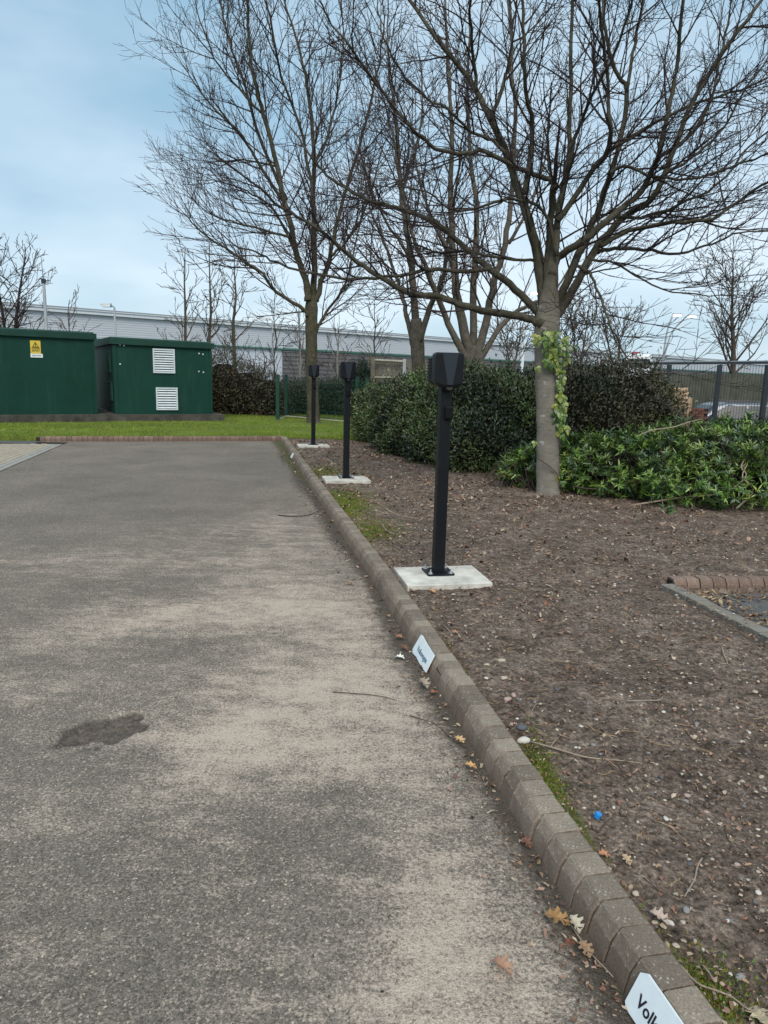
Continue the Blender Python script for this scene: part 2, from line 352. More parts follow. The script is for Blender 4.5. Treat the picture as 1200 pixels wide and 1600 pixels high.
# road
nr, nc = 420, 300
Yr = .75*np.exp(np.linspace(0, math.log(16.2/.75), nr))
U = np.linspace(0, 1, nc)
YY = np.repeat(Yr[:, None], nc, 1); W = 2.2+.85*YY
XX = kx(YY)-.118-U[None, :]*W
dk = kx(YY)-.12-XX
silt = np.zeros_like(XX)
def blob(cx, cy, rx, ry, s, ang=0):
    p = gp(cx, cy); dx = XX-p[0]; dy = YY-p[1]; ca, sa = math.cos(ang), math.sin(ang)
    a = (dx*ca+dy*sa)/rx; b = (-dx*sa+dy*ca)/ry; return s*np.exp(-(a*a+b*b))
for args in [(600, 1110, .55, .55, .34), (420, 1080, .55, .45, .42), (700, 1350, .20, .45, .38, .2), (780, 1530, .22, .3, .42), (560, 1610, .3, .12, .30),
             (300, 1230, .16, .3, .36, -.1), (480, 1190, .45, .22, .30), (560, 980, .35, .9, .34, .2), (440, 930, .5, 1.0, .40, .3), (330, 960, .6, .35, .36, .3),
             (200, 960, .5, .3, .30, .4), (90, 1000, .5, .25, .30, .4), (60, 1080, .3, .2, .26), (240, 880, 1.2, .3, .28, .35), (120, 870, .8, .2, .26, .4),
             (450, 820, .5, 1.5, .30, .2), (330, 830, .8, .5, .24, .4), (60, 1270, .22, .14, .24), (640, 1560, .16, .10, .30), (620, 1480, .12, .1, .2), (350, 1330, .07, .2, .2), (600, 1420, .25, .2, .16), (380, 1150, .3, .2, .30), (250, 1150, .3, .14, .24),
             (430, 1290, .20, .10, -.14), (130, 1330, .3, .2, -.10), (100, 1200, .3, .12, -.12), (150, 780, 2.8, 2.4, -.22), (300, 1020, .3, .14, -.12), (350, 730, 2.4, 2.4, -.18)]:
    silt += blob(*args)
silt += .17
silt -= .14*np.clip((YY-8)/5, 0, 1)
gw = .16+.05*np.sin(YY*2.1)+.10*np.clip((YY-5)/6, 0, 1)
gutter = np.clip(1.25-dk/gw, 0, 1)
moss = .75*np.clip(1-dk/.5, 0, 1)*np.clip((YY-9)/3, 0, 1)+.45*np.clip(1-dk/.25, 0, 1)*np.clip((YY-4)/3, 0, 1)
pc = np.array([-1.16, 2.79]); dx = XX-pc[0]; dy = YY-pc[1]; ca, sa = math.cos(.60), math.sin(.60)
pa = (dx*ca+dy*sa)/.205; pb = (-dx*sa+dy*ca)/.135
pr_ = np.sqrt(pa*pa+pb*pb)+.55*(fbm(XX*12, YY*13, 21, 4)-.5)*2
hole = np.clip((1.02-pr_)/.30, 0, 1)
Z = .004*(fbm(XX*3, YY*3, 11, 3)-.5)+.002*(vnoise(XX*60, YY*60, 4)-.5)-.020*hole*(.35+1.2*fbm(XX*22, YY*22, 33, 3))
hole = hole*np.clip(.35+1.2*fbm(XX*16, YY*16, 77, 3), 0, 1)
V = np.stack([XX, YY, Z], -1).reshape(-1, 3)
me = np_mesh('road', V, grid_faces(nr, nc)[:, ::-1], True, dict(silt=silt.ravel(), gutter=gutter.ravel(), moss=moss.ravel(), hole=hole.ravel()))
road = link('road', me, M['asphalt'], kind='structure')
g = MB(); g.box((-14, 6, -.12), (30, 22.2, .06)); g.build('road_base', M['tarmac'], kind='structure')

# soil
nr, nc = 520, 330
Yr = .8*np.exp(np.linspace(0, math.log(16.3/.8), nr)); YY = np.repeat(Yr[:, None], nc, 1); W = 1.6+.72*YY
XX = kx(YY)-.03+np.linspace(0, 1, nc)[None, :]*W
Z = soil_z(XX, YY); bs = bay_side(XX, YY); Z = np.where(bs > .03, -.06, Z); Z = Z-.030*np.clip((bs+.26)/.12, 0, 1)*(bs <= .03)
Z = Z-np.clip((XX-5.6)/.5, 0, 1)*.7*np.clip((YY-8.6)/.5, 0, 1)
de = XX-kx(YY)
mossv = .55*np.clip(1-de/.10, 0, 1)*np.clip(1.2-np.abs(YY-2.0)/2.2, 0, 1)
for (px, py, rx, ry, s) in [(545, 790, .22, .8, 1.0), (580, 830, .22, .35, 1.0), (500, 735, .5, .9, .75), (520, 770, .2, .5, .8), (850, 1200, .06, .2, .8), (1100, 1540, .10, .1, .9), (900, 1290, .06, .2, .5)]:
    p = gp(px, py, .07); mossv = mossv+s*np.exp(-((XX-p[0])/rx)**2-((YY-p[1])/ry)**2)
me = np_mesh('soil_bed', np.stack([XX, YY, Z], -1).reshape(-1, 3), grid_faces(nr, nc), True, dict(moss=mossv.ravel()))
soil = link('soil_bed', me, M['soil'], kind='structure')
g = MB(); g.box((7.5, 8, -.32), (9.4, 15.6, .08)); g.box((2.2, 24, -.27), (9, 16, .5))
g.build('soil_base', M['soil'], kind='structure')

# lawn
def lawn_edge_ok(x, y): return (y > lawn_front(x)+.13)
nr, nc = 150, 200
vv = np.linspace(0, 1, nr)[:, None]**1.5; xx = np.linspace(-19, 6, nc)[None, :]+0*vv
y0 = np.where(xx < LK0[0], lawn_front(xx)+.10, 15.98+.05*np.sin(xx*5)); YY = y0+vv*(31-y0); XX = xx
Z = .10+.03*(fbm(XX*.8, YY*.8, 41, 3)-.5)+.0*YY; Z[0] = -.08; YY[1] = YY[0]+.01
me = np_mesh('lawn', np.stack([XX, YY, Z], -1).reshape(-1, 3), grid_faces(nr, nc), True)
lawn = link('lawn', me, M['lawn'], kind='structure')
N = 150000
x = RS.uniform(-13, 3.2, N); yb = np.where(x < LK0[0], lawn_front(x)+.13, 15.75+.25*RS.rand(N)**2)
y = yb+RS.rand(N)**1.4*(27-yb)
bare = fbm(x*1.3, y*1.3, 51, 3)
keep = (RS.rand(N) < np.clip((bare-.28)*6, .12, 1)); x, y = x[keep], y[keep]; N = len(x)
hgt = RS.uniform(.02, .055, N); ang = RS.rand(N)*6.28; wd = RS.uniform(.004, .009, N)
bx = np.cos(ang)*wd; by = np.sin(ang)*wd; lx = RS.normal(0, .018, N); ly = RS.normal(0, .018, N)
V = np.zeros((N, 3, 3)); V[:, 0] = np.stack([x-bx, y-by, np.full(N, .085)], -1); V[:, 1] = np.stack([x+bx, y+by, np.full(N, .085)], -1)
V[:, 2] = np.stack([x+lx, y+ly, .10+hgt], -1)
gc = np.stack([RS.uniform(.13, .27, N), RS.uniform(.21, .36, N), RS.uniform(.02, .05, N)], -1); dead = RS.rand(N) < .12; gc[dead] = (.20, .17, .07)
me = np_mesh('grass', V.reshape(-1, 3), np.arange(3*N).reshape(-1, 3), col=np.repeat(gc, 3, 0))
tag(link('grass', me, M['blade']), 'short green lawn grass growing behind the brick kerb', 'grass', kind='stuff')

# ------------------------------------------------------------------ kerbs
def kerb_mesh(kind, jit):
    m_ = MB(); r = random.Random(jit)
    L = .0930/2; prof = [(-.002, -.10), (0, .0), (.013, .058), (.016, .064), (.036, .097), (.042, .1005), (.119, .1005), (.125, .096), (.125, -.10)]
    if kind == 'flat': prof = [(0, -.08), (0, .0), (.004, .004), (.096, .004), (.10, .0), (.10, -.08)]
    ys = [-L, -L+.0025, 0, L-.0025, L]; rings = []
    for i, y in enumerate(ys):
        s = .0015 if i in (0, 4) else 0
        rings.append([(p[0]+(s if p[0] < .05 else -s)+r.uniform(-.0015, .0015), y, p[1]-(s if p[1] > .05 or kind == 'flat' and p[1] > -.01 else 0)+r.uniform(-.0015, .0015)) for p in prof])
    m_.rings(rings); me = bpy.data.meshes.new('kerb_stone'); me.from_pydata(m_.v, [], m_.f); return me
def run_kerb(name, pts, side, mat_, kind='kerb', label=None, n_max=300, width=.125, zt=0.0, edge=0, tilt=.4):
    """pts: polyline of the road-side bottom edge; stones 0.1 m long laid along it"""
    meshes = [kerb_mesh(kind, k) for k in range(6)]
    for me in meshes: me.materials.append(mat_)
    bed = MB(); P = [np.array(p, float) for p in pts]
    seg = [np.linalg.norm(b-a) for a, b in zip(P, P[1:])]; tot = sum(seg); cum = np.concatenate([[0], np.cumsum(seg)])
    def pos(s):
        x = np.interp(s, cum, [p[0] for p in P]); y = np.interp(s, cum, [p[1] for p in P]); return np.array([x, y])
    top = (.085 if kind == 'kerb' else -.002)+zt
    ring = []
    ss = np.linspace(0, tot, max(2, int(tot/.3)))
    for s in ss:
        a, b = pos(max(0, s-.05)), pos(min(tot, s+.05)); d = (b-a)/np.linalg.norm(b-a); nrm = np.array([d[1], -d[0]])*side; p = pos(s)
        q0 = p+nrm*.006; q1 = p+nrm*(width-.004)
        c0 = p+nrm*.050
        if kind == 'kerb': ring.append([(q0[0], q0[1], -.12), (q0[0]+nrm[0]*.014, q0[1]+nrm[1]*.014, .060+zt), (c0[0], c0[1], top), (q1[0], q1[1], top), (q1[0], q1[1], -.12)])
        else: ring.append([(q0[0], q0[1], -.12), (q0[0], q0[1], top), (q1[0], q1[1], top), (q1[0], q1[1], -.12)])
    bed.rings(ring); bo = bed.build(name, M['mortar'], kind='structure')
    n = min(n_max, int(tot/.0995))
    for k in range(n):
        s = (k+.5)*.0995; a, b = pos(s-.04 if s > .04 else 0), pos(s+.04); d = (b-a)/np.linalg.norm(b-a); nrm = np.array([d[1], -d[0]])*side; p = pos(s)
        j = random.gauss(0, .0022)
        X = Vector((nrm[0], nrm[1], random.gauss(0, .012))).normalized(); Yv = Vector((d[0]*1.0, d[1], random.gauss(0, .006))).normalized(); Zv = X.cross(Yv).normalized()
        if Zv.z < 0: Yv = -Yv; Zv = -Zv
        Yv = Zv.cross(X)
        mt = Matrix([[X.x, Yv.x, Zv.x, p[0]+nrm[0]*j], [X.y, Yv.y, Zv.y, p[1]+nrm[1]*j], [X.z, Yv.z, Zv.z, zt+random.gauss(0, .0018)], [0, 0, 0, 1]])
        o = link('kerb_stone' if kind == 'kerb' else 'edging_stone', random.choice(meshes), None, bo, mat4=mt)
    return bo
main_pts = [(kx(y)-.125*1.02, y) for y in np.linspace(.95, KEND, 60)]
kerb = run_kerb('kerb', main_pts, 1, M['kerb'])
lk = run_kerb('lawn_kerb', [tuple(LK0), tuple(LK1)], 1, M['kerbred'])
k0 = BAYC+np.array([.02, -.01]); k1 = BAYC+np.array([2.6, .24])
run_kerb('bay_kerb', [tuple(k1), tuple(k0)], 1, M['kerbred'], zt=-.005)
e0 = BAYC+np.array([-.10, -.05]); e1 = e0+BAYD*2.6
run_kerb('bay_edging', [tuple(e0), tuple(e1)], -1, M['edging'], kind='flat', width=.10, zt=.074)
g = MB(); g.prism([tuple(BAYC+[.05, .0]), tuple(BAYC+BAYD*3), tuple(BAYC+BAYD*3+[3, 0]), tuple(BAYC+[3.0, .28])], -.05, -.004)
bayo = g.build('parking_bay', M['tarmac'], kind='structure')

g = MB(); g.prism([(-16, 13.9), (-6.9, 13.9), (-6.95, 14.45), (-7.6, 14.35), (-16, 11.8)][::1], -.05, .012); g.build('path', M['tarmac'], kind='structure')
# block paving at the far left of the road
pA = np.array([-6.34, 14.09]); pB = np.array([-5.51, 10.16]); pd = (pB-pA)/np.linalg.norm(pB-pA); pn = np.array([pd[1], -pd[0]])
if pn[0] > 0: pn = -pn
pavm = []
for k in range(4):
    mm = MB(); r = random.Random(k); hx, hy = .0955, .0455
    mm.rings([[(-hx, -hy, -.05), (hx, -hy, -.05), (hx, hy, -.05), (-hx, hy, -.05)], [(-hx, -hy, .006), (hx, -hy, .006), (hx, hy, .006), (-hx, hy, .006)],
              [(-hx+.004, -hy+.004, .010+r.uniform(0, .001)), (hx-.004, -hy+.004, .010), (hx-.004, hy-.004, .010+r.uniform(0, .001)), (-hx+.004, hy-.004, .010)]])
    me = bpy.data.meshes.new('paving_block'); me.from_pydata(mm.v, [], mm.f); me.materials.append(M['paver']); pavm.append(me)
pavme = pavm[0].copy(); pavme.materials.clear(); pavme.materials.append(M['paveredge'])
q = [pA-pd*.35, pB+pd*1.2, pB+pd*1.2+pn*9, pA-pd*.35+pn*9]
g = MB(); g.prism([tuple(p) for p in q][::-1], -.06, .005); pav = g.build('paving', M['mortar'], kind='structure')
ang = math.atan2(pd[1], pd[0]); cnt = 0
for row in range(22):
    for k in range(26):
        if cnt >= 297: break
        if row < 2: a, b, th = k*.2+.1, .05+row*.1, ang
        else: a, b, th = k*.2+.1+(row % 2)*.1, .05+row*.1, ang
        p = pA+pd*(a-.3)+pn*b
        if p[1] > 13.95 or a > 4.9: continue
        # only what stands within a little of the frame
        ex = p[0]/p[1]
        if ex < -.585: continue
        mt = Matrix.Translation((p[0], p[1], .0+random.gauss(0, .001))) @ Matrix.Rotation(th, 4, 'Z')
        link('paving_block', pavme if row < 2 else random.choice(pavm), None, pav, mat4=mt); cnt += 1

# ------------------------------------------------------------------ stones and litter on the soil
def ico():
    p = (1+5**.5)/2
    v = np.array([(-1, p, 0), (1, p, 0), (-1, -p, 0), (1, -p, 0), (0, -1, p), (0, 1, p), (0, -1, -p), (0, 1, -p), (p, 0, -1), (p, 0, 1), (-p, 0, -1), (-p, 0, 1)], float)
    f = np.array([(0, 11, 5), (0, 5, 1), (0, 1, 7), (0, 7, 10), (0, 10, 11), (1, 5, 9), (5, 11, 4), (11, 10, 2), (10, 7, 6), (7, 1, 8), (3, 9, 4), (3, 4, 2), (3, 2, 6), (3, 6, 8), (3, 8, 9), (4, 9, 5), (2, 4, 11), (6, 2, 10), (8, 6, 7), (9, 8, 1)])
    return v/np.linalg.norm(v[0]), f
IV, IF = ico()
def rotz(a): return np.stack([np.stack([np.cos(a), -np.sin(a), 0*a], -1), np.stack([np.sin(a), np.cos(a), 0*a], -1), np.stack([0*a, 0*a, 0*a+1], -1)], 1)
def scatter_xy(n, y0=1.0, y1=15.6, power=1.0, wide=1.0):
    u = RS.rand(n); Y = y0*(y1/y0)**(u**power); X = kx(Y)+.02+RS.rand(n)*(1.0+.68*Y)*wide
    ok = bay_side(X, Y) < -.02; ok &= ~((X > 5.4) & (Y > 8.5))
    return X[ok], Y[ok]
PADS = [(.404, 5.05), (-.538, 9.80), (-1.45, 14.32)]
PROT = math.radians(11.4)
def off_pads(X, Y):
    ok = np.ones(len(X), bool)
    for i, (px, py) in enumerate(PADS):
        dx, dy = X-px, Y-py; a = dx*math.cos(PROT)+dy*math.sin(PROT); b = -dx*math.sin(PROT)+dy*math.cos(PROT)
        ok &= ~((np.abs(a) < .34) & (np.abs(b+.06) < .28))
    return ok
PALS = np.array([(.46, .39, .29), (.48, .42, .34), (.34, .27, .21), (.40, .30, .22), (.20, .185, .17), (.36, .26, .20), (.52, .48, .41), (.15, .15, .16), (.24, .17, .13)])
def stones(n, smin, smax, flat=.6, pal=PALS, jag=.18, y0=1.0, y1=15.6, sink=.25, power=1.0, wide=1):
    X, Y = scatter_xy(n, y0, y1, power, wide); ok = off_pads(X, Y); ok &= RS.rand(len(X)) < np.clip((fbm(X*2.3, Y*2.3, 131, 4)-.36)*4.2, .12, 1); X, Y = X[ok], Y[ok]; n = len(X)
    s = smin+(smax-smin)*RS.rand(n)**3; s = s*(1+.13*Y)
    sc = np.stack([s, s*RS.uniform(.6, 1, n), s*RS.uniform(.35, flat, n)], -1)/2
    V = IV[None]*(1+RS.uniform(-jag, jag, (n, 12, 1)))*sc[:, None, :]
    R = rotz(RS.rand(n)*6.28); V = np.einsum('nij,nkj->nki', R, V)
    Zs = soil_z(X, Y); V = V+np.stack([X, Y, Zs+sc[:, 2]*(1-2*sink)], -1)[:, None, :]
    F = (IF[None]+12*np.arange(n)[:, None, None]).reshape(-1, 3)
    c = pal[RS.randint(0, len(pal), n)]*RS.uniform(.75, 1.15, (n, 1))
    return V.reshape(-1, 3), F, np.repeat(c, 12, 0)
v, f, c = stones(15000, .003, .016, .55)
me = np_mesh('gravel', v, f, True, col=c); tag(link('gravel', me, M['tint'], soil), kind='stuff')
clodpal = np.array([(.11, .082, .066), (.085, .063, .05), (.14, .108, .086)])
v, f, c = stones(16000, .004, .022, .8, clodpal, jag=.42, sink=.4)
me = np_mesh('soil_clods', v, f, False, col=c); tag(link('soil_clods', me, M['soil'], soil), kind='stuff')
me.attributes.new('moss', 'FLOAT', 'POINT')
# leaf scraps
def scraps(n, name, pal, smin, smax, par, xy=None, zf=None, y0=1.0, y1=15.6, asp=(.25, .8)):
    X, Y = scatter_xy(n, y0, y1, .8) if xy is None else xy
    n = len(X); s = RS.uniform(smin, smax, n)*(1+.11*Y); a = RS.rand(n)*6.28; w_ = s*RS.uniform(*asp, n)
    K = 6; th = np.arange(K)*2*math.pi/K+RS.normal(0, .28, (n, K)); rr = RS.uniform(.5, 1.0, (n, K))
    lx = np.cos(th)*rr*s[:, None]/2; ly = np.sin(th)*rr*w_[:, None]/2; cz = RS.normal(0, .16, (n, K))*w_[:, None]+np.abs(ly)*RS.uniform(0, .8, (n, 1)); til = RS.normal(0, .25, (n, 1))
    z = (soil_z(X, Y) if zf is None else zf(X, Y))+.005
    Px = X[:, None]+lx*np.cos(a)[:, None]-ly*np.sin(a)[:, None]; Py = Y[:, None]+lx*np.sin(a)[:, None]+ly*np.cos(a)[:, None]; Pz = z[:, None]+cz+np.abs(til)*s[:, None]*.5+til*lx
    V = np.stack([Px, Py, Pz], -1).reshape(-1, 3); b = K*np.arange(n)[:, None]
    F = np.concatenate([b+[[0, k, k+1]] for k in range(1, K-1)], 0)
    c = pal[RS.randint(0, len(pal), n)]*RS.uniform(.6, 1.2, (n, 1))
    me = np_mesh(name, V, F, col=np.repeat(c, K, 0)); return tag(link(name, me, M['tint'], par), kind='stuff')
LP = np.array([(.24, .14, .085), (.36, .23, .17), (.28, .18, .13), (.42, .34, .25), (.30, .20, .12), (.13, .075, .05), (.36, .29, .21), (.11, .07, .05), (.24, .12, .08)])
scraps(13000, 'leaf_litter', LP, .004, .024, soil)
Xh, Yh = scatter_xy(15000, 3.2, 15.4, .7); k_ = RS.rand(len(Xh)) < np.clip((Yh-3)/7, 0, 1)*np.clip((fbm(Xh*1.7, Yh*1.7, 141, 4)-.25)*3, .15, 1); Xh, Yh = Xh[k_], Yh[k_]; scraps(0, 'leaf_litter', LP, .012, .042, soil, (Xh, Yh))
n = 900; Yg = 1.1*(14/1.1)**RS.rand(n); Xg = kx(Yg)-.14-np.abs(RS.normal(0, .07, n))*(1+.1*Yg)
scraps(0, 'gutter_litter', LP, .006, .026, road, (Xg, Yg), lambda x, y: .003+0*x)
n = 170; Yg = 1.3*(12/1.3)**RS.rand(n); Xg = kx(Yg)-.3-RS.rand(n)*(.6+.7*Yg)
scraps(0, 'road_debris', np.array([(.03, .025, .02), (.10, .06, .04), (.30, .22, .14)]), .004, .013, road, (Xg, Yg), lambda x, y: .003+0*x)
n = 500; tt = RS.rand(n)*2.2; oo = .14+np.abs(RS.normal(0, .10, n)); Xb = BAYC[0]+BAYD[0]*tt*.8+.977*oo; Yb = BAYC[1]+BAYD[1]*tt*.8+.215*oo
scraps(0, 'bay_litter', np.array([(.30, .20, .11), (.22, .13, .08), (.36, .28, .17)]), .015, .05, bayo, (Xb, Yb), lambda x, y: .002+0*x, asp=(.08, .5))
n = 200; Xb = BAYC[0]+.2+RS.rand(n)*1.0; Yb = BAYC[1]-.03-np.abs(RS.normal(0, .10, n))
scraps(0, 'bay_litter', np.array([(.30, .20, .11), (.22, .13, .08)]), .015, .05, bayo, (Xb, Yb), lambda x, y: .002+0*x, asp=(.08, .5))
# fine straws and rootlets
st = MB()
Xs, Ys = scatter_xy(330, 1.1, 12)
for X, Y in zip(Xs, Ys):
    a = random.random()*6.28; L = random.uniform(.03, .13)*(1+.05*Y); z = float(soil_z(np.array([X]), np.array([Y]))[0])+.008
    pts = [(X, Y, z)]; aa = a
    for k in range(5): aa += random.gauss(0, .28); pts.append((pts[-1][0]+math.cos(aa)*L/5, pts[-1][1]+math.sin(aa)*L/5, z+random.uniform(-.003, .006)))
    q_ = random.uniform(.0005, .0013)*(1+.08*Y); st.tube(pts, [q_, q_, q_, q_*.9, q_*.7, q_*.4], 4)
st.build('straw_litter', M['straw'], soil, kind='stuff')
# moss cushions beside the kerb
mv = []
Vm = []; Cm = []
n = 3000; Ym = 1.1+RS.rand(n)**1.5*13; Xm = kx(Ym)+np.abs(RS.normal(0, .03, n))+.002
patch = fbm(Xm*6, Ym*2.2, 61, 3); ok = patch > .52; Xm, Ym = Xm[ok], Ym[ok]
for (px, py, rx, ry, k) in [(545, 790, .15, .55, 5000), (582, 830, .16, .28, 2600), (850, 1200, .035, .16, 1500), (1105, 1545, .06, .07, 1800), (505, 740, .3, .6, 2600)]:
    p = gp(px, py, .07); Xm = np.concatenate([Xm, p[0]+RS.normal(0, rx, k)]); Ym = np.concatenate([Ym, p[1]+RS.normal(0, ry, k)])
ok = (Xm > kx(Ym)) & off_pads(Xm, Ym); Xm, Ym = Xm[ok], Ym[ok]; n = len(Xm)
hm = RS.uniform(.003, .009, n)*(1+.08*Ym); am = RS.rand(n)*6.28; wm = RS.uniform(.002, .005, n)*(1+.12*Ym); zm = soil_z(Xm, Ym)
V = np.stack([np.stack([Xm-np.cos(am)*wm, Ym-np.sin(am)*wm, zm-.002], -1), np.stack([Xm+np.cos(am)*wm, Ym+np.sin(am)*wm, zm-.002], -1), np.stack([Xm+RS.normal(0, .005, n), Ym+RS.normal(0, .005, n), zm+hm], -1)], 1).reshape(-1, 3)
c = np.stack([RS.uniform(.08, .22, n), RS.uniform(.11, .23, n), RS.uniform(.015, .04, n)], -1)
me = np_mesh('moss', V, np.arange(3*n).reshape(-1, 3), col=np.repeat(c, 3, 0)); tag(link('moss', me, M['blade'], soil), kind='stuff')

# single pebbles one can pick out
def pebble_mesh(k):
    r = np.random.RandomState(k); v, f = IV.copy(), IF
    # one subdivision, by hand
    vv = list(map(tuple, v)); cache = {}; ff = []
    def mid(a, b):
        key = (min(a, b), max(a, b))
        if key not in cache:
            m_ = (np.array(vv[a])+np.array(vv[b]))/2; vv.append(tuple(m_/np.linalg.norm(m_))); cache[key] = len(vv)-1
        return cache[key]
    for a, b, c_ in f:
        x1, y1, z1 = mid(a, b), mid(b, c_), mid(c_, a); ff += [(a, x1, z1), (b, y1, x1), (c_, z1, y1), (x1, y1, z1)]
    vv = np.array(vv); d = r.normal(0, 1, (5, 3)); d /= np.linalg.norm(d, axis=1)[:, None]
    for q_ in d: vv -= np.clip(vv @ q_-r.uniform(.55, .8), 0, 1)[:, None]*q_*.8
    vv *= [1, r.uniform(.62, .9), r.uniform(.45, .65)]
    me = bpy.data.meshes.new('pebble'); me.from_pydata([tuple(p) for p in vv], [], ff); me.polygons.foreach_set('use_smooth', np.ones(len(ff), bool)); return me
PMATS = [flatmat('pebble_'+n_, c_, .75, .35, var=.18, sc=70, bump=.3) for n_, c_ in
         [('cream', (.46, .39, .30)), ('white', (.56, .53, .47)), ('tan', (.36, .27, .19)), ('grey', (.25, .24, .235)), ('pink', (.40, .29, .25)), ('slate', (.10, .105, .12)), ('brown', (.20, .13, .09))]]
PM = []
for k in range(6):
    for m_ in PMATS:
        me = pebble_mesh(k); me.materials.append(m_); PM.append(me)
def put_pebble(px, py, size, mi=None, name='pebble', parent=soil):
    p = gp(px, py, .065); z = float(soil_z(np.array([p[0]]), np.array([p[1]]))[0])
    p = gp(px, py, z+.25*size); me = PM[random.randrange(6)*7+mi] if mi is not None else random.choice(PM)
    mt = Matrix.Translation((p[0], p[1], z+.16*size)) @ Matrix.Rotation(random.random()*6.28, 4, 'Z') @ Matrix.Scale(size/2, 4)
    return link(name, me, None, parent, mat4=mt)
for (px, py, s, mi) in [(784, 1031, .045, 0), (787, 1058, .042, 0), (761, 1038, .034, 0), (755, 995, .026, 0), (793, 1091, .04, 4), (803, 1085, .038, 4), (811, 1092, .03, 3), (836, 1096, .022, 3),
                        (889, 1110, .02, 1), (908, 1134, .02, 1), (944, 1148, .024, 0), (905, 1168, .016, 1), (900, 1167, .016, 1), (971, 1085, .018, 1), (1078, 1067, .024, 1), (987, 1080, .022, 1),
                        (1083, 1108, .018, 1), (1084, 1152, .026, 2), (1086, 1150, .024, 0), (1160, 1158, .022, 1), (1190, 1213, .028, 0), (1029, 1352, .022, 3), (1046, 1440, .03, 1), (1139, 1306, .02, 1),
                        (1104, 1268, .022, 4), (1040, 1278, .026, 1), (1158, 1525, .032, 3), (1120, 1520, .014, 2), (1086, 1470, .02, 4), (1056, 1476, .022, 0), (1137, 1438, .018, 1), (1067, 1440, .018, 0),
                        (795, 1090, .03, 2), (820, 1040, .02, 3), (985, 1385, .026, 2), (994, 1395, .024, 0), (975, 1380, .03, 6), (1072, 1420, .03, 3), (1023, 1440, .02, 0), (1180, 1080, .03, 0),
                        (1170, 1175, .024, 5), (870, 1076, .03, 5), (1033, 1214, .026, 5), (800, 1130, .02, 2), (1095, 1210, .018, 1), (1110, 1215, .018, 1), (960, 915, .03, 1), (985, 903, .035, 1), (1190, 990, .03, 3)]:
    put_pebble(px, py, s, mi)
Xs, Ys = scatter_xy(270, 1.25, 7.5); k_ = off_pads(Xs, Ys)
for X, Y in list(zip(Xs[k_], Ys[k_]))[:215]:
    z = float(soil_z(np.array([X]), np.array([Y]))[0]); s = random.uniform(.010, .022)*(1+.09*Y)
    mt = Matrix.Translation((X, Y, z+.12*s)) @ Matrix.Rotation(random.random()*6.28, 4, 'Z') @ Matrix.Scale(s/2, 4)
    link('pebble', PM[random.randrange(6)*7+random.choice([0, 0, 2, 2, 1, 2, 3, 3, 4, 4, 5, 6, 6])], None, soil, mat4=mt)

# ------------------------------------------------------------------ warehouse
def whY(x): return 1120*10.5/(95-.0514*x)
W0 = at(-320, 500, whY(-320)); W1 = at(1290, 500, whY(1290)); W0[2] = W1[2] = 0
wdir = (W1-W0)/np.linalg.norm(W1-W0); wlen = np.linalg.norm(W1-W0); wback = np.array([-wdir[1], wdir[0], 0])
if wback[1] < 0: wback = -wback
WH = thing('warehouse', 'long pale grey warehouse with white gutter line stretching behind the trees', 'warehouse', tuple(W0))
def wq(s, d, z): p = W0+wdir*s+wback*d; return (p[0], p[1], z)
def wbox(s0, s1, d0, d1, z0, z1): 
    m_ = MB(); m_.rings([[wq(s0, d0, z0), wq(s0, d1, z0), wq(s0, d1, z1), wq(s0, d0, z1)], [wq(s1, d0, z0), wq(s1, d1, z0), wq(s1, d1, z1), wq(s1, d0, z1)]]); return m_
def wall_s(px):                                    # where along the wall a picture column meets it
    Yp = whY(px); p = at(px, 500, Yp); return float(np.dot(p[:2]-W0[:2], wdir[:2]))
def ribbed(s0, s1, z0, z1, step, d, amp):
    prof = []; z = z0
    while z < z1-1e-6:
        prof += [(d, z), (d, z+step*.62), (d-amp, z+step*.70), (d-amp, min(z1, z+step*.92))]; z += step
    prof.append((d, z1))
    m_ = MB(); ra = [wq(s0, a_, b_) for a_, b_ in prof]; rb = [wq(s1, a_, b_) for a_, b_ in prof]
    m_.rings([ra, rb], cap=False, closed=False); return m_
sD = wall_s(442); sE = wall_s(940)
ribbed(0, wlen, 6.7, 10.9, .42, 0, .03).build('wall_cladding', M['whgrey'], WH)
wbox(0, sD, -.02, .25, -1, 6.4).build('wall', M['ghost'], WH)
ribbed(sD, wlen, -1, 6.4, .9, -.3, .10).build('dark_wall_cladding', M['whdark'], WH)
wbox(sD, wlen, -.28, .2, -1, 6.4).build('dark_wall', M['whdark'], WH)
wbox(0, wlen, -.5, .4, 6.4, 6.72).build('green_flashing', M['whgreen'], WH)
wbox(0, wlen, -.55, .8, 10.9, 11.25).build('gutter', M['gutter'], WH)
wbox(0, wlen, -.15, .8, 11.25, 11.52).build('parapet', M['whgrey'], WH)
wbox(0, wlen, -.4, .8, 11.52, 11.66).build('parapet_trim', M['gutter'], WH)
wbox(0, wlen, .8, 60, 11.0, 12.0).build('roof', M['whroof'], WH)
wbox(0, wlen, .3, 59, -1, 10.9).build('wall', M['whgrey'], WH)

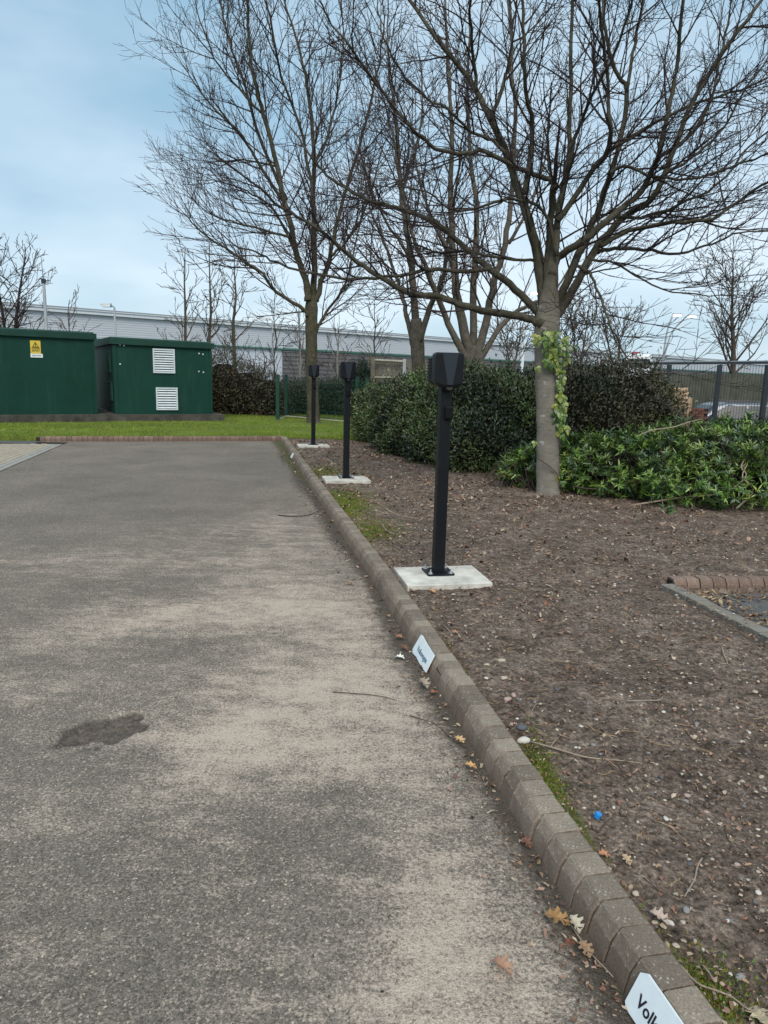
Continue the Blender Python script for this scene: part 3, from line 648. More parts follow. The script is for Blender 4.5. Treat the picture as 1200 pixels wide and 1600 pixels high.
# ------------------------------------------------------------------ green substation cabins
def frame_M(a, b):
    """local frame: origin a, x along a->b, y pointing away from the camera, z up"""
    d = Vector((b[0]-a[0], b[1]-a[1], 0)).normalized(); n_ = Vector((-d.y, d.x, 0))
    if n_.y < 0: n_ = -n_
    return d, n_
def louvre(parent, org, d, n_, x0, z0, w_, h_, mt, nslat=9):
    out = -n_
    def P(x, y, z): v = Vector(org)+d*x+out*y+Vector((0, 0, z)); return tuple(v)
    R = Matrix([[d.x, out.x, 0], [d.y, out.y, 0], [0, 0, 1]])
    fr = MB()
    for (cx, cz, sx, sz) in [(x0+w_/2, z0+.02, w_, .04), (x0+w_/2, z0+h_-.02, w_, .04), (x0+.02, z0+h_/2, .04, h_-.08), (x0+w_-.02, z0+h_/2, .04, h_-.08)]:
        fr.box(P(cx, .014, cz), (sx, .045, sz), R)
    fo = fr.build('vent_frame', mt, parent)
    b_ = MB(); b_.box(P(x0+w_/2, .001, z0+h_/2), (w_-.08, .006, h_-.08), R); b_.build('vent_backing', M['darkin'], fo)
    sl = MB(); T = R @ Matrix.Rotation(math.radians(38), 3, 'X'); ph = (h_-.08)/nslat
    for k in range(nslat):
        s_ = MB(); s_.box(P(x0+w_/2, .020, z0+.04+ph*(k+.5)), (w_-.085, .005, ph*.80), T); s_.build('slat', mt, fo)
g = MB(); c2a = gp(180, 652, .27); c2b = gp(332, 654, .22)
c2a = at(180, 648, 19.3); c2b = at(332, 651, 20.5); c1b = at(152, 644, 19.15); c1a = at(0, 642, 17.9)
zb = .29
def cabin(name, label, a, b, depth, zt0, zt1, ext=0.0):
    d, n_ = frame_M(a, b); a = Vector((a[0], a[1], zb))-d*ext; b = Vector((b[0], b[1], zb)); L = (b-a).length
    T = thing(name, label, 'cabin', tuple(a))
    R = Matrix([[d.x, n_.x, 0], [d.y, n_.y, 0], [0, 0, 1]])
    m_ = MB(); Q = lambda x, y, z: tuple(a+d*x+n_*y+Vector((0, 0, z-zb)))
    m_.rings([[Q(0, 0, zb), Q(0, depth, zb), Q(0, depth, zt0-.13), Q(0, 0, zt0-.13)], [Q(L, 0, zb), Q(L, depth, zb), Q(L, depth, zt1-.13), Q(L, 0, zt1-.13)]])
    m_.build('wall', M['cabin'], T)
    m_ = MB(); m_.rings([[Q(-.06, -.07, zt0-.13), Q(-.06, depth+.07, zt0-.13), Q(-.06, depth+.07, zt0+.02), Q(-.06, -.07, zt0+.02)], [Q(L+.06, -.07, zt1-.13), Q(L+.06, depth+.07, zt1-.13), Q(L+.06, depth+.07, zt1+.02), Q(L+.06, -.07, zt1+.02)]])
    ro = m_.build('roof', M['cabinroof'], T)
    m_ = MB(); m_.rings([[Q(-.02, .05, zt0+.02), Q(-.02, depth, zt0+.02), Q(-.02, depth, zt0+.09), Q(-.02, .12, zt0+.06)], [Q(L+.02, .05, zt1+.02), Q(L+.02, depth, zt1+.02), Q(L+.02, depth, zt1+.09), Q(L+.02, .12, zt1+.06)]])
    m_.build('roof_cap', M['cabinroof'], ro)
    return T, a, d, n_, L, Q, R
T2, a2, d2, n2, L2, Q2, R2 = cabin('substation_cabin', 'dark green cabin with two silver louvred vents on its front', c2a, c2b, 4.6, 2.25, 2.22)
fr_ = MB(); fr_.box(Q2(.05, -.012, (zb+2.1)/2), (.09, .03, 1.82), R2); fr_.build('corner_trim', M['cabin'], T2)
fr_ = MB(); fr_.box(Q2(L2-.03, -.012, (zb+2.08)/2), (.07, .03, 1.82), R2); fr_.build('corner_trim', M['cabin'], T2)
def cab_x(px, a, d):                                # local x on a cabin's front for a picture column
    r_ = ray(px, 600); A = np.array([[r_[0], -d.x], [r_[1], -d.y]]); tt, xx_ = np.linalg.solve(A, np.array([a.x, a.y])); return xx_, tt
x0, Y0 = cab_x(240, a2, d2); x1, _ = cab_x(274, a2, d2); wv_ = x1-x0
ztop = H+(577-546)/1120*19.6; zb1 = H+(577-583)/1120*19.6; zt2 = H+(577-605)/1120*19.6; zb2 = H+(577-640)/1120*19.6
louvre(T2, (a2.x, a2.y, 0), d2, n2, x0, zb1, wv_, ztop-zb1, M['louvre'])
louvre(T2, (a2.x, a2.y, 0), d2, n2, x0+.05, zb2, wv_, zt2-zb2, M['louvre'], 8)
# side vents, green like the wall
sd_ = n2; so = (a2.x, a2.y, 0)
louvre(T2, so, sd_, d2, .45, 1.38, .7, .55, M['cabinroof'], 9); louvre(T2, so, sd_, d2, .30, .62, .7, .5, M['cabinroof'], 8)
bl = MB()
for px, py in [(190, 541), (196, 542), (312, 551), (318, 552), (311, 578), (318, 579), (189, 570)]:
    xx_, tt = cab_x(px, a2, d2); zz = H+(576-py)/1120*tt
    bm_ = MB(); bm_.box(Q2(xx_, -.008, zz), (.035, .02, .035), R2); bm_.build('bolt_cap', M['louvre'], T2)
T1, a1, d1, n1, L1, Q1, R1 = cabin('substation_cabin', 'longer dark green cabin with a yellow warning sign on its front', c1a, c1b, 4.6, 2.36, 2.34, ext=4.5)
fr_ = MB(); fr_.box(Q1(L1-.03, -.012, (zb+2.2)/2), (.07, .03, 1.95), R1); fr_.build('corner_trim', M['cabin'], T1)
# plinth slab
p0 = a1-d1*.5-n1*.45; p1 = Vector((c1b[0], c1b[1], 0))-n1*.28; p2 = Vector((c2b[0], c2b[1], 0))+d2*.28-n2*.25
g = MB(); pl = [p0, p1, p2, p2+n2*5.2, p0+n1*6]
g.prism([(p.x, p.y) for p in pl], .02, zb-.004); g.build('concrete_plinth', M['oldcon'], label='long low dark concrete plinth under both green cabins', cat='plinth')
# warning sign
SG = thing('warning_sign', 'yellow electrical warning sign with black triangle on the green cabin wall', 'sign', (a1.x, a1.y, 1.8))
sx0, sY = cab_x(51, a1, d1); sx1, _ = cab_x(67, a1, d1); hz = 574
sz1 = H+(hz-536)/1120*sY; sz0 = H+(hz-555.5)/1120*sY; sz00 = H+(hz-561.5)/1120*sY
m_ = MB(); m_.box(Q1((sx0+sx1)/2, -.01, (sz0+sz1)/2), (sx1-sx0, .012, sz1-sz0), R1); m_.build('yellow_plate', M['yellow'], SG)
m_ = MB(); m_.box(Q1((sx0+sx1)/2+.015, -.011, (sz0+sz00)/2), (sx1-sx0+.045, .013, sz0-sz00-.004), R1); m_.build('white_plate', M['white'], SG)
wS = sx1-sx0; cxs = (sx0+sx1)/2
tri = [(-.34, 0), (.34, 0), (0, .60)]; tin = [(-.235, .06), (.235, .06), (0, .475)]
m_ = MB(); zt_ = sz1-.72*wS
vo = [Q1(cxs+x_*wS, -.0185, zt_+y_*wS) for x_, y_ in tri]+[Q1(cxs+x_*wS, -.0185, zt_+y_*wS) for x_, y_ in tin]
vo2 = [Q1(cxs+x_*wS, -.0165, zt_+y_*wS) for x_, y_ in tri]+[Q1(cxs+x_*wS, -.0165, zt_+y_*wS) for x_, y_ in tin]
m_.add(vo+vo2, [(0, 1, 4, 3), (1, 2, 5, 4), (2, 0, 3, 5), (0, 6, 7, 1), (1, 7, 8, 2), (2, 8, 6, 0)]); m_.build('black_triangle', M['ink'], SG)
m_ = MB(); bolt = [(.02, .40), (-.07, .25), (.0, .26), (-.05, .11), (.08, .29), (.01, .28), (.07, .40)]
m_.add([Q1(cxs+x_*wS, -.0185, zt_+y_*wS) for x_, y_ in bolt], [tuple(range(7))]); m_.build('lightning_symbol', M['ink'], SG)
m_ = MB(); m_.tube([Q1(cxs-.10*wS, -.018, zt_+.10*wS), Q1(cxs+.10*wS, -.018, zt_+.12*wS)], .018*wS, 5); m_.build('falling_figure_symbol', M['ink'], SG)
def text_obj(s, size, mt, mat4, parent, name='lettering'):
    cu = bpy.data.curves.new(name, 'FONT'); cu.body = s; cu.size = size; cu.extrude = .0006; cu.align_x = 'CENTER'; cu.align_y = 'CENTER'; cu.offset = size*.014; cu.space_character = 1.02
    cu.resolution_u = 3
    tmp = bpy.data.objects.new('tmp', cu); COL.objects.link(tmp); bpy.context.view_layer.update()
    me = bpy.data.meshes.new_from_object(tmp.evaluated_get(bpy.context.evaluated_depsgraph_get())); bpy.data.objects.remove(tmp)
    me.materials.clear(); me.materials.append(mt)
    return link(name, me, None, parent, mat4=mat4)
def face_M(o, x, up, nrm):
    x, up, nrm = Vector(x), Vector(up), Vector(nrm); return Matrix([[x.x, up.x, nrm.x, o[0]], [x.y, up.y, nrm.y, o[1]], [x.z, up.z, nrm.z, o[2]], [0, 0, 0, 1]])
for txt, zz, sz in [('DANGER', .14, .20), ('OF DEATH', .31, .16), ('KEEP OUT', .43, .16)]:
    text_obj(txt, sz*wS, M['ink'], face_M(Q1(cxs, -.0175, zt_-zz*wS+.05*wS), d1, (0, 0, 1), -n1), SG)
text_obj('SUBSTATION', .15*wS, M['ink'], face_M(Q1(cxs+.015, -.019, (sz0+sz00)/2), d1, (0, 0, 1), -n1), SG)

# ------------------------------------------------------------------ charging posts
def charger():
    T = thing('charging_post', 'tall', 'charging post')
    m_ = MB()
    for k in range(1): m_.rings([[(-.04+.006*0, -.04, .015), (.04, -.04, .015), (.04, .04, .015), (-.04, .04, .015)], [(-.04, -.04, 1.36), (.04, -.04, 1.36), (.04, .04, 1.36), (-.04, .04, 1.36)]])
    me = bpy.data.meshes.new('pole'); me.from_pydata(m_.v, [], m_.f)
    p = local(link('pole', me, M['black'], T)); bv = p.modifiers.new('b', 'BEVEL'); bv.width = .006; bv.segments = 2
    m_ = MB(); m_.prism([(-.10, -.09), (-.09, -.10), (.09, -.10), (.10, -.09), (.10, .09), (.09, .10), (-.09, .10), (-.10, .09)], 0, .012); bp = local(m_.build('base_plate', M['black'], T))
    m_ = MB(); m_.prism([(-.052, -.052), (.052, -.052), (.052, .052), (-.052, .052)], .012, .02); local(m_.build('weld_collar', M['black'], T))
    for sx in (-1, 1):
        for sy in (-1, 1):
            m_ = MB(); hexa = [(sx*.075+.012*math.cos(a*math.pi/3), sy*.075+.012*math.sin(a*math.pi/3)) for a in range(6)]
            m_.prism([(sx*.075+.018*math.cos(a*math.pi/6), sy*.075+.018*math.sin(a*math.pi/6)) for a in range(12)], .012, .015)
            m_.prism(hexa, .015, .026); m_.prism([(sx*.075+.005*math.cos(a*math.pi/4), sy*.075+.005*math.sin(a*math.pi/4)) for a in range(8)], .026, .044); local(m_.build('bolt', M['steel'], T))
    # cable holster on the pole
    m_ = MB(); m_.rings([[(-.012, -.040, 1.10), (.042, -.040, 1.10), (.042, -.070, 1.12), (-.012, -.070, 1.12)], [(-.012, -.040, 1.20), (.042, -.040, 1.20), (.042, -.078, 1.20), (-.012, -.078, 1.20)]])
    o = local(m_.build('cable_holster', M['blackrough'], T)); bv = o.modifiers.new('b', 'BEVEL'); bv.width = .005; bv.segments = 2
    m_ = MB(); m_.box((0, -.015, 1.335), (.06, .07, .05)); local(m_.build('cable_entry', M['blackrough'], T))
    # rear housing
    def outline(w_, z0, z1, cb, ct):
        return [(-w_+cb, z0), (w_-cb, z0), (w_-cb*.45, z0+cb*.28), (w_, z0+cb*.75), (w_, z1-ct), (w_-ct*.3, z1-ct*.3), (w_-ct, z1), (-w_+ct, z1), (-w_+ct*.3, z1-ct*.3), (-w_, z1-ct), (-w_, z0+cb*.75), (-w_+cb*.45, z0+cb*.28)]
    def shell(rings_, name, mt, bev=.004):
        m_ = MB(); m_.rings([[(p[0], y, p[1]) for p in o_] for y, o_ in rings_]); o = local(m_.build(name, mt, T))
        if bev: bv = o.modifiers.new('b', 'BEVEL'); bv.width = bev; bv.segments = 2; bv.limit_method = 'ANGLE'
        return o
    rb = shell([(.150, outline(.092, 1.345, 1.530, .03, .012)), (.02, outline(.096, 1.335, 1.540, .03, .012))], 'rear_housing', M['blackrough'])
    for k in range(8):
        m_ = MB(); m_.box((-.098, .088, 1.372+k*.021), (.010, .105, .008)); local(m_.build('cooling_fin', M['blackrough'], rb))
    shell([(.016, outline(.099, 1.322, 1.560, .06, .016)), (-.05, outline(.102, 1.318, 1.564, .06, .018))], 'middle_housing', M['black'])
    # front cover: sloping cheeks and a raised tapering centre facet
    o1 = outline(.102, 1.318, 1.564, .06, .018); m_ = MB()
    back = [(p[0], -.052, p[1]) for p in o1]
    fr1 = [(p[0]*.985, -.078, 1.44+(p[1]-1.44)*.985) for p in o1]
    fac = [(-.020, -.112, 1.345), (.020, -.112, 1.345), (.058, -.098, 1.558), (-.058, -.098, 1.558)]
    n_ = 12; vs = back+fr1+fac; fs = [tuple(range(n_-1, -1, -1))]+[(j, (j+1) % n_, n_+(j+1) % n_, n_+j) for j in range(n_)]
    F0, F1, F2, F3 = 24, 25, 26, 27; q_ = lambda j: n_+j
    fs += [(q_(0), q_(1), F1, F0), (q_(1), q_(2), F1), (q_(2), q_(3), F1), (q_(3), q_(4), F1), (F1, q_(4), F2), (q_(4), q_(5), F2), (q_(5), q_(6), F2), (F2, q_(6), q_(7), F3),
           (q_(7), q_(8), F3), (q_(8), q_(9), F3), (F3, q_(9), F0), (q_(9), q_(10), F0), (q_(10), q_(11), F0), (q_(11), q_(0), F0)]
    fs += [(F0, F1, F2, F3)]
    m_.add(vs, fs); me = bpy.data.meshes.new('front_cover'); me.from_pydata(m_.v, [], m_.f); fc = local(link('front_cover', me, M['black'], T))
    m_ = MB(); m_.add([(-.018, -.1135, 1.348), (.018, -.1135, 1.348), (.055, -.0997, 1.555), (-.055, -.0997, 1.555), (-.018, -.1115, 1.348), (.018, -.1115, 1.348), (.055, -.0977, 1.555), (-.055, -.0977, 1.555)],
                      [(0, 1, 2, 3), (0, 4, 5, 1), (1, 5, 6, 2), (2, 6, 7, 3), (3, 7, 4, 0)]); local(m_.build('centre_panel', M['blackface'], fc))
    m_ = MB(); m_.tube([(-.0, -.10, 1.334), (0, -.06, 1.318)], .024, 12); local(m_.build('socket', M['blackrough'], fc))
    return T
C0 = charger(); index_kids()
PADZ = .098
for i, ((X, Y), lab, plab) in enumerate(zip(PADS, ['black charging post nearest the camera on a pale concrete pad', 'second black charging post, halfway along the kerb', 'farthest black charging post in front of the lawn tree'],
                              ['pale concrete pad under the nearest black charging post', 'pale concrete pad under the middle charging post', 'pale concrete pad under the farthest charging post'])):
    T = C0 if i == 0 else copy_tree(C0)
    T.location = (X, Y, PADZ); T.rotation_euler = (0, 0, PROT); tag(T, lab, 'charging post', 'black charging posts along the kerb')
    # pad
    R = Matrix.Translation((X, Y, 0)) @ Matrix.Rotation(PROT, 4, 'Z')
    m_ = MB(); xa, xb, ya, yb = -.315, .30, -.305, .165
    if i == 0: xa, xb, ya, yb = -.295, .315, -.30, .17
    m_.prism([(xa, ya), (xb, ya), (xb, yb), (xa, yb)], -.02, PADZ, R); o = m_.build('concrete_pad', M['concrete'], label=plab, cat='concrete pad', group='concrete pads under the charging posts')
    bv = o.modifiers.new('b', 'BEVEL'); bv.width = .006; bv.segments = 2

# ------------------------------------------------------------------ plates on the kerb face
def plate(y0, y1, ztop, zbot, lab, txt, tm, broken=0, tsize=.05, thick=.006, lean=.044):
    a = np.array([kx(y0)-.1275, y0]); b = np.array([kx(y1)-.1275, y1]); d = Vector((a[0]-b[0], a[1]-b[1], 0)); L = d.length; d.normalize()   # reads from far to near
    nr_ = Vector((d.y, -d.x, 0)); nr_ = -nr_ if nr_.x > 0 else nr_
    up = (Vector((0, 0, 1))*(ztop-zbot)-nr_*lean); hgt = up.length; up.normalize(); nn = d.cross(up).normalized()
    if nn.x > 0: nn = -nn
    o = Vector((b[0], b[1], zbot))+nr_*(.014)
    if txt: T = thing('kerb_plate', lab, 'sign plate', tuple(o), group='white name plates on the kerb face')
    poly = [(0, .01), (.012, 0), (L*.3, .003), (L*.55, -.002), (L, .002), (L, hgt), (.02, hgt), (0, hgt-.015)]
    if broken: poly = [(-.004, .012), (.02, -.003), (L*.3, .004), (L*.6, 0), (L, .003), (L, hgt-.002), (L*.5, hgt), (.03, hgt+.006), (.012, hgt+.002), (.004, hgt*.62)]
    mt = face_M(o, d, up, nn); m_ = MB(); m_.prism(poly, 0, thick, mt); 
    if not txt: return m_.build('kerb_plate', M['white'], label=lab, cat='sign plate', group='white name plates on the kerb face')
    m_.build('plate', M['white'], T)
    text_obj(txt, tsize, tm, mt @ Matrix.Translation((L*.44 if not broken else L*.52, hgt*.42, thick+.0008)), T)
    return T
pA_ = gp(1018, 1527, .10); y1 = pA_[1]
plate(y1-.275, y1+.02, .102, .004, 'white name plate on the kerb nearest the camera, bold black letters', 'Volkswagen', M['ink'], tsize=.042)
y1 = gp(654, 992, .1)[1]; y0 = gp(677, 1022, .1)[1]
plate(y0-.02, y1, .100, .004, 'chipped white name plate with faded blue letters on the kerb face', 'Volkswagen', M['inkblue'], 1, tsize=.040)
y1 = gp(461, 712, .05)[1]; plate(y1-.12, y1+.12, .09, .01, 'small white plate on the far end of the kerb before the lawn', None, None)

# ------------------------------------------------------------------ trees
NV = [0]
def perp(t):
    a = np.cross(t, RS.normal(0, 1, 3)); return a/(np.linalg.norm(a)+1e-9)
def smooth_path(P, sub=4):
    P = np.asarray(P, float); n = len(P)
    if n < 3: return P
    out = []
    for i in range(n-1):
        p0 = P[max(i-1, 0)]; p1 = P[i]; p2 = P[i+1]; p3 = P[min(i+2, n-1)]
        for k in range(sub):
            t = k/sub; out.append(.5*((2*p1)+(-p0+p2)*t+(2*p0-5*p1+4*p2-p3)*t*t+(-p0+3*p1-3*p2+p3)*t**3))
    out.append(P[-1]); return np.array(out)
def grow(mb, p, d, L, r, lvl, cfg):
    ns = max(3, int(L/cfg['seg'][min(lvl, 3)])); pts = [p]; d = d/np.linalg.norm(d); step = L/ns
    for k in range(ns):
        d = d+RS.normal(0, cfg['wob'], 3)+np.array([0, 0, cfg['up']]); d /= np.linalg.norm(d); pts.append(pts[-1]+d*step)
    pts = np.array(pts); rm = cfg['rmin']; rad = np.linspace(r, max(rm*.8, r*.35), ns+1)
    mb.tube(pts, rad, 5 if r > .012 else (4 if r > .007 else 3), cap=False)
    children(mb, pts, rad, L, lvl+1, cfg, .12)
def children(mb, pts, rad, L, lvl, cfg, t0):
    if lvl > cfg['maxl']: return
    sp = cfg['space'][min(lvl, len(cfg['space'])-1)]; n = int(L*(1-t0)/sp+RS.rand()); m = len(pts)
    for k in range(n):
        t = t0+(1-t0)*(k+RS.rand())/max(n, 1); s = t*(m-1); i = min(int(s), m-2); q = pts[i]+(pts[i+1]-pts[i])*(s-i)
        tan = pts[i+1]-pts[i]; tan = tan/(np.linalg.norm(tan)+1e-9); rr = rad[i]
        ang = math.radians(RS.uniform(*cfg['ang'])); d = tan*math.cos(ang)+perp(tan)*math.sin(ang)
        if d[2] < -.2: d[2] *= .3
        Lc = cfg['len'][min(lvl, len(cfg['len'])-1)]*RS.uniform(.55, 1.25)*(1-.45*t)
        grow(mb, q, d, Lc, max(cfg['rmin'], min(rr*.62, cfg['rad'][min(lvl, len(cfg['rad'])-1)]*RS.uniform(.7, 1.2))), lvl, cfg)
def build_tree(name, lab, trunk, limbs, Y0, cfg, mt, ml, mw, group=None, base=None):
    """trunk: [(px,py,radius_m)] at distance Y0; limbs: (points px,py ; depth gain per metre-ish ; r0, r1)"""
    tp = np.array([at(x, y, Y0) for x, y, r in trunk]); tr = np.array([r for *_, r in trunk])
    T = thing(name, lab, 'tree', tuple(tp[0]), group=group)
    sp = smooth_path(tp); sr = np.interp(np.linspace(0, len(tr)-1, len(sp)), np.arange(len(tr)), tr)
    m_ = MB(); n = 18; sp2 = sp.copy()
    pts = sp2; t = np.gradient(pts, axis=0); t /= np.linalg.norm(t, axis=1)[:, None]; a = np.cross(t, [0, 1, .01]); a /= np.linalg.norm(a, axis=1)[:, None]; b = np.cross(t, a); th = np.arange(n)*2*math.pi/n
    lob = 1+.05*np.sin(3*th+1)+.03*np.sin(5*th)
    rings = [[tuple(pts[i]+sr[i]*l_*(a[i]*math.cos(x_)+b[i]*math.sin(x_))*(1+.03*math.sin(i*1.7+x_*2))) for l_, x_ in zip(lob, th)] for i in range(len(pts))]
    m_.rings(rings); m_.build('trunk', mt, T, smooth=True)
    tw = MB()
    for pxs, dy, r0, r1 in limbs:
        n_ = len(pxs); P = []
        for k, (x, y) in enumerate(pxs):
            tt = k/(n_-1); P.append(at(x, y, Y0+dy*tt**1.0+.12*math.sin(k*2.1+dy)))
        P = smooth_path(P, 4); P = P+np.vstack([np.zeros(3), RS.normal(0, .008, (len(P)-1, 3))*Y0/10])
        L = float(np.sum(np.linalg.norm(np.diff(P, axis=0), axis=1))); rad = r0*(1-np.linspace(0, 1, len(P))**.8)+r1*np.linspace(0, 1, len(P))**.8
        lm = MB(); lm.tube(P, rad, 9 if r0 > .03 else 7); lm.build('limb', ml if r0 < .075 else mt if mt is not M['trunk1'] else ml, T, smooth=True)
        children(tw, P, rad, L, 1, cfg, cfg.get('t0', .15))
        # the limb runs on as a leader
        grow(tw, P[-1], P[-1]-P[-2], cfg['len'][1]*cfg.get('lead', .5), max(r1*.9, cfg['rmin']), 1, cfg)
    tw.build('twigs', mw, T, kind='stuff')
    return T
cfg1 = dict(seg=[.2, .13, .09, .07], wob=.085, up=.045, rmin=.0030, maxl=3, space=[.3, .165, .135, .13], ang=(25, 58), len=[1, 1.35, .58, .20], rad=[.03, .012, .0055, .0038], t0=.16)
L1 = [
 ([(848, 508), (823, 496), (775, 488), (730, 480), (685, 463), (640, 458), (600, 436), (560, 408), (520, 378), (488, 352), (440, 325), (400, 290)], -.9, .056, .012),
 ([(846, 495), (806, 451), (771, 425), (745, 403), (710, 373), (680, 347), (640, 330), (600, 320), (572, 312), (536, 290), (504, 268), (480, 236), (455, 200)], .8, .050, .010),
 ([(765, 420), (720, 424), (672, 420), (640, 428), (600, 433), (540, 436), (475, 424), (432, 410), (400, 395), (370, 385)], -.6, .030, .008),
 ([(850, 480), (840, 399), (827, 347), (810, 295), (793, 243), (767, 186), (745, 143), (719, 104), (680, 56), (640, 0), (615, -50)], .6, .070, .016),
 ([(855, 478), (860, 347), (866, 286)], -.1, .055, .034),
 ([(866, 286), (853, 279), (810, 264), (758, 238), (723, 240), (680, 232), (640, 196), (600, 148), (572, 108), (544, 68), (520, 40), (500, 0)], -1.2, .034, .008),
 ([(859, 280), (857, 235), (857, 195)], -.1, .020, .012),
 ([(858, 440), (866, 390), (875, 320), (886, 269), (890, 208), (892, 130), (894, 0), (895, -60)], 1.1, .052, .016),
 ([(862, 430), (871, 403), (910, 377), (957, 338), (1001, 299), (1027, 247), (1044, 173), (1057, 108), (1066, 0), (1070, -50)], -.5, .055, .014),
 ([(862, 480), (871, 477), (897, 416), (927, 347), (944, 303), (966, 234), (979, 143), (962, 113), (944, 43), (942, -20)], .5, .062, .014),
 ([(979, 143), (992, 65), (1005, 0), (1012, -40)], .6, .022, .012),
 ([(866, 496), (880, 480), (910, 425), (940, 377), (983, 334), (1027, 299), (1070, 186), (1105, 121), (1157, 43), (1191, 0), (1215, -40)], .2, .062, .014),
 ([(938, 384), (983, 360), (1053, 347), (1113, 342), (1157, 312), (1200, 282), (1240, 250)], -.9, .032, .010),
 ([(930, 395), (960, 388), (1005, 390), (1061, 396), (1113, 381), (1157, 364), (1210, 360)], .8, .028, .008),
 ([(871, 345), (918, 277), (949, 238), (953, 195), (949, 130), (940, 43), (935, -20)], -1.1, .036, .012),
 ([(926, 262), (966, 225), (1027, 190), (1092, 160), (1157, 140), (1200, 120), (1240, 105)], 1.0, .026, .009),
 ([(902, 415), (920, 425), (936, 459), (949, 498), (966, 533), (993, 576), (1030, 586), (1064, 579)], -1.6, .020, .005),
 ([(819, 303), (832, 208), (823, 152), (819, 87), (816, 0), (814, -40)], -.9, .032, .012),
 ([(850, 412), (832, 407), (770, 402), (720, 393), (680, 394), (620, 372), (560, 366), (500, 372)], 1.0, .022, .007),
 ([(950, 272), (975, 258), (1027, 277), (1092, 277), (1157, 256), (1200, 240), (1240, 225)], -.8, .022, .008),
 ([(925, 405), (962, 412), (1005, 438), (1070, 459), (1139, 461)], -.7, .018, .005),
 ([(790, 240), (770, 220), (735, 205), (700, 170), (660, 150), (625, 110), (600, 60), (590, 10)], -.9, .022, .007),
 ([(870, 400), (850, 330), (800, 310), (760, 320), (710, 330), (670, 300), (620, 290)], -1.3, .022, .007),
 ([(1001, 299), (1040, 270), (1090, 240), (1130, 200), (1160, 150), (1200, 90)], .9, .024, .009),
 ([(957, 338), (1000, 340), (1060, 320), (1120, 290), (1170, 230), (1220, 190)], -.4, .024, .008),
 ([(886, 269), (905, 200), (925, 150), (960, 80), (985, 10), (1000, -30)], -1.2, .024, .010),
 ([(767, 186), (790, 120), (800, 60), (795, 0), (792, -40)], 1.0, .026, .011),
 ([(745, 143), (740, 90), (735, 30), (738, -30)], -.7, .024, .011),
 ([(1027, 247), (1075, 215), (1110, 160), (1125, 90), (1140, 20), (1150, -30)], .6, .026, .010),
]
YT1 = 9.05
TREE1 = build_tree('street_tree', 'large bare tree with ivy on its smooth grey trunk right of the nearest post',
    [(857, 782, .21), (857, 772, .168), (857, 762, .150), (856, 735, .143), (856, 690, .136), (855, 640, .131), (853, 590, .128), (853, 540, .135), (855, 510, .150), (857, 480, .125), (860, 450, .092), (863, 420, .07), (867, 390, .05), (870, 360, .04)], L1, YT1, cfg1, M['trunk1'], M['limb1'], M['twig1'])

cfg2 = dict(seg=[.3, .2, .14, .1], wob=.08, up=.055, rmin=.0050, maxl=3, space=[.5, .25, .21, .21], ang=(22, 50), len=[1, 2.3, 1.05, .42], rad=[.03, .020, .0095, .0066], t0=.12)
L2l = [
 ([(481, 470), (480, 445), (464, 400), (452, 340), (432, 260), (412, 180), (396, 120), (388, 40), (385, -20)], -1.5, .11, .025),
 ([(489, 475), (491, 440), (490, 360), (490, 260), (484, 160), (468, 80), (444, 0)], 1.0, .11, .022),
 ([(494, 470), (502, 440), (516, 400), (528, 340), (548, 272), (572, 192), (588, 120), (600, 40)], .5, .085, .02),
 ([(480, 495), (476, 485), (432, 456), (412, 428), (390, 412), (350, 388), (315, 362), (290, 335)], -1.5, .065, .012),
 ([(456, 335), (408, 262), (380, 214), (350, 186), (318, 150), (292, 110)], -1.0, .05, .012),
 ([(492, 520), (500, 505), (516, 480), (540, 440), (556, 380), (570, 300)], 1.2, .06, .012),
 ([(448, 312), (400, 200), (382, 132), (356, 60), (345, 0), (340, -30)], 1.2, .05, .014),
 ([(458, 370), (416, 360), (370, 348), (335, 335), (305, 300)], .8, .04, .010),
 ([(492, 340), (476, 220), (440, 120), (416, 0), (405, -40)], -1.5, .05, .014),
 ([(432, 260), (380, 250), (345, 250), (315, 210)], 1.5, .03, .010),
 ([(412, 180), (375, 140), (335, 90), (315, 40), (305, 0)], -1, .035, .010),
 ([(516, 400), (540, 380), (570, 330), (590, 260), (610, 200)], -1, .04, .012),
 ([(490, 260), (515, 200), (530, 130), (535, 50), (530, -20)], 1, .04, .014),
 ([(464, 400), (430, 330), (385, 298), (350, 285), (315, 275)], 1.5, .035, .010),
]
build_tree('lawn_tree', 'tall bare tree on the lawn behind the farthest charging post, leaning left',
    [(491, 664, .24), (490, 655, .19), (489, 620, .17), (487, 580, .165), (487, 540, .16), (487, 505, .17), (487, 480, .18), (488, 462, .12)], L2l, 20.6, cfg2, M['trunk2'], M['trunk2'], M['twig1'])
# second stem of it
cfg3 = dict(seg=[.3, .2, .14, .1], wob=.085, up=.05, rmin=.0048, maxl=3, space=[.5, .30, .22, .20], ang=(25, 55), len=[1, 1.8, .75, .3], rad=[.03, .018, .0085, .006], t0=.15)
build_tree('bare_tree', 'bare forked tree behind the hedge just left of the nearest charging post',
    [(655, 640, .17), (655, 590, .16), (653, 550, .16), (652, 520, .16), (650, 498, .12)],
    [([(650, 510), (645, 430), (635, 360), (625, 280), (620, 200), (610, 120), (605, 40)], .6, .10, .02),
     ([(655, 535), (672, 480), (690, 440), (700, 380), (712, 300), (720, 220)], -.8, .085, .018),
     ([(648, 545), (636, 500), (630, 470), (618, 430), (600, 380), (580, 330), (570, 280)], .8, .075, .014),
     ([(641, 400), (600, 340), (575, 280), (560, 220)], -.6, .04, .012), ([(628, 300), (650, 230), (660, 150), (655, 80)], .8, .04, .012)],
    17.5, cfg3, M['trunk3'], M['trunk3'], M['twig1'])
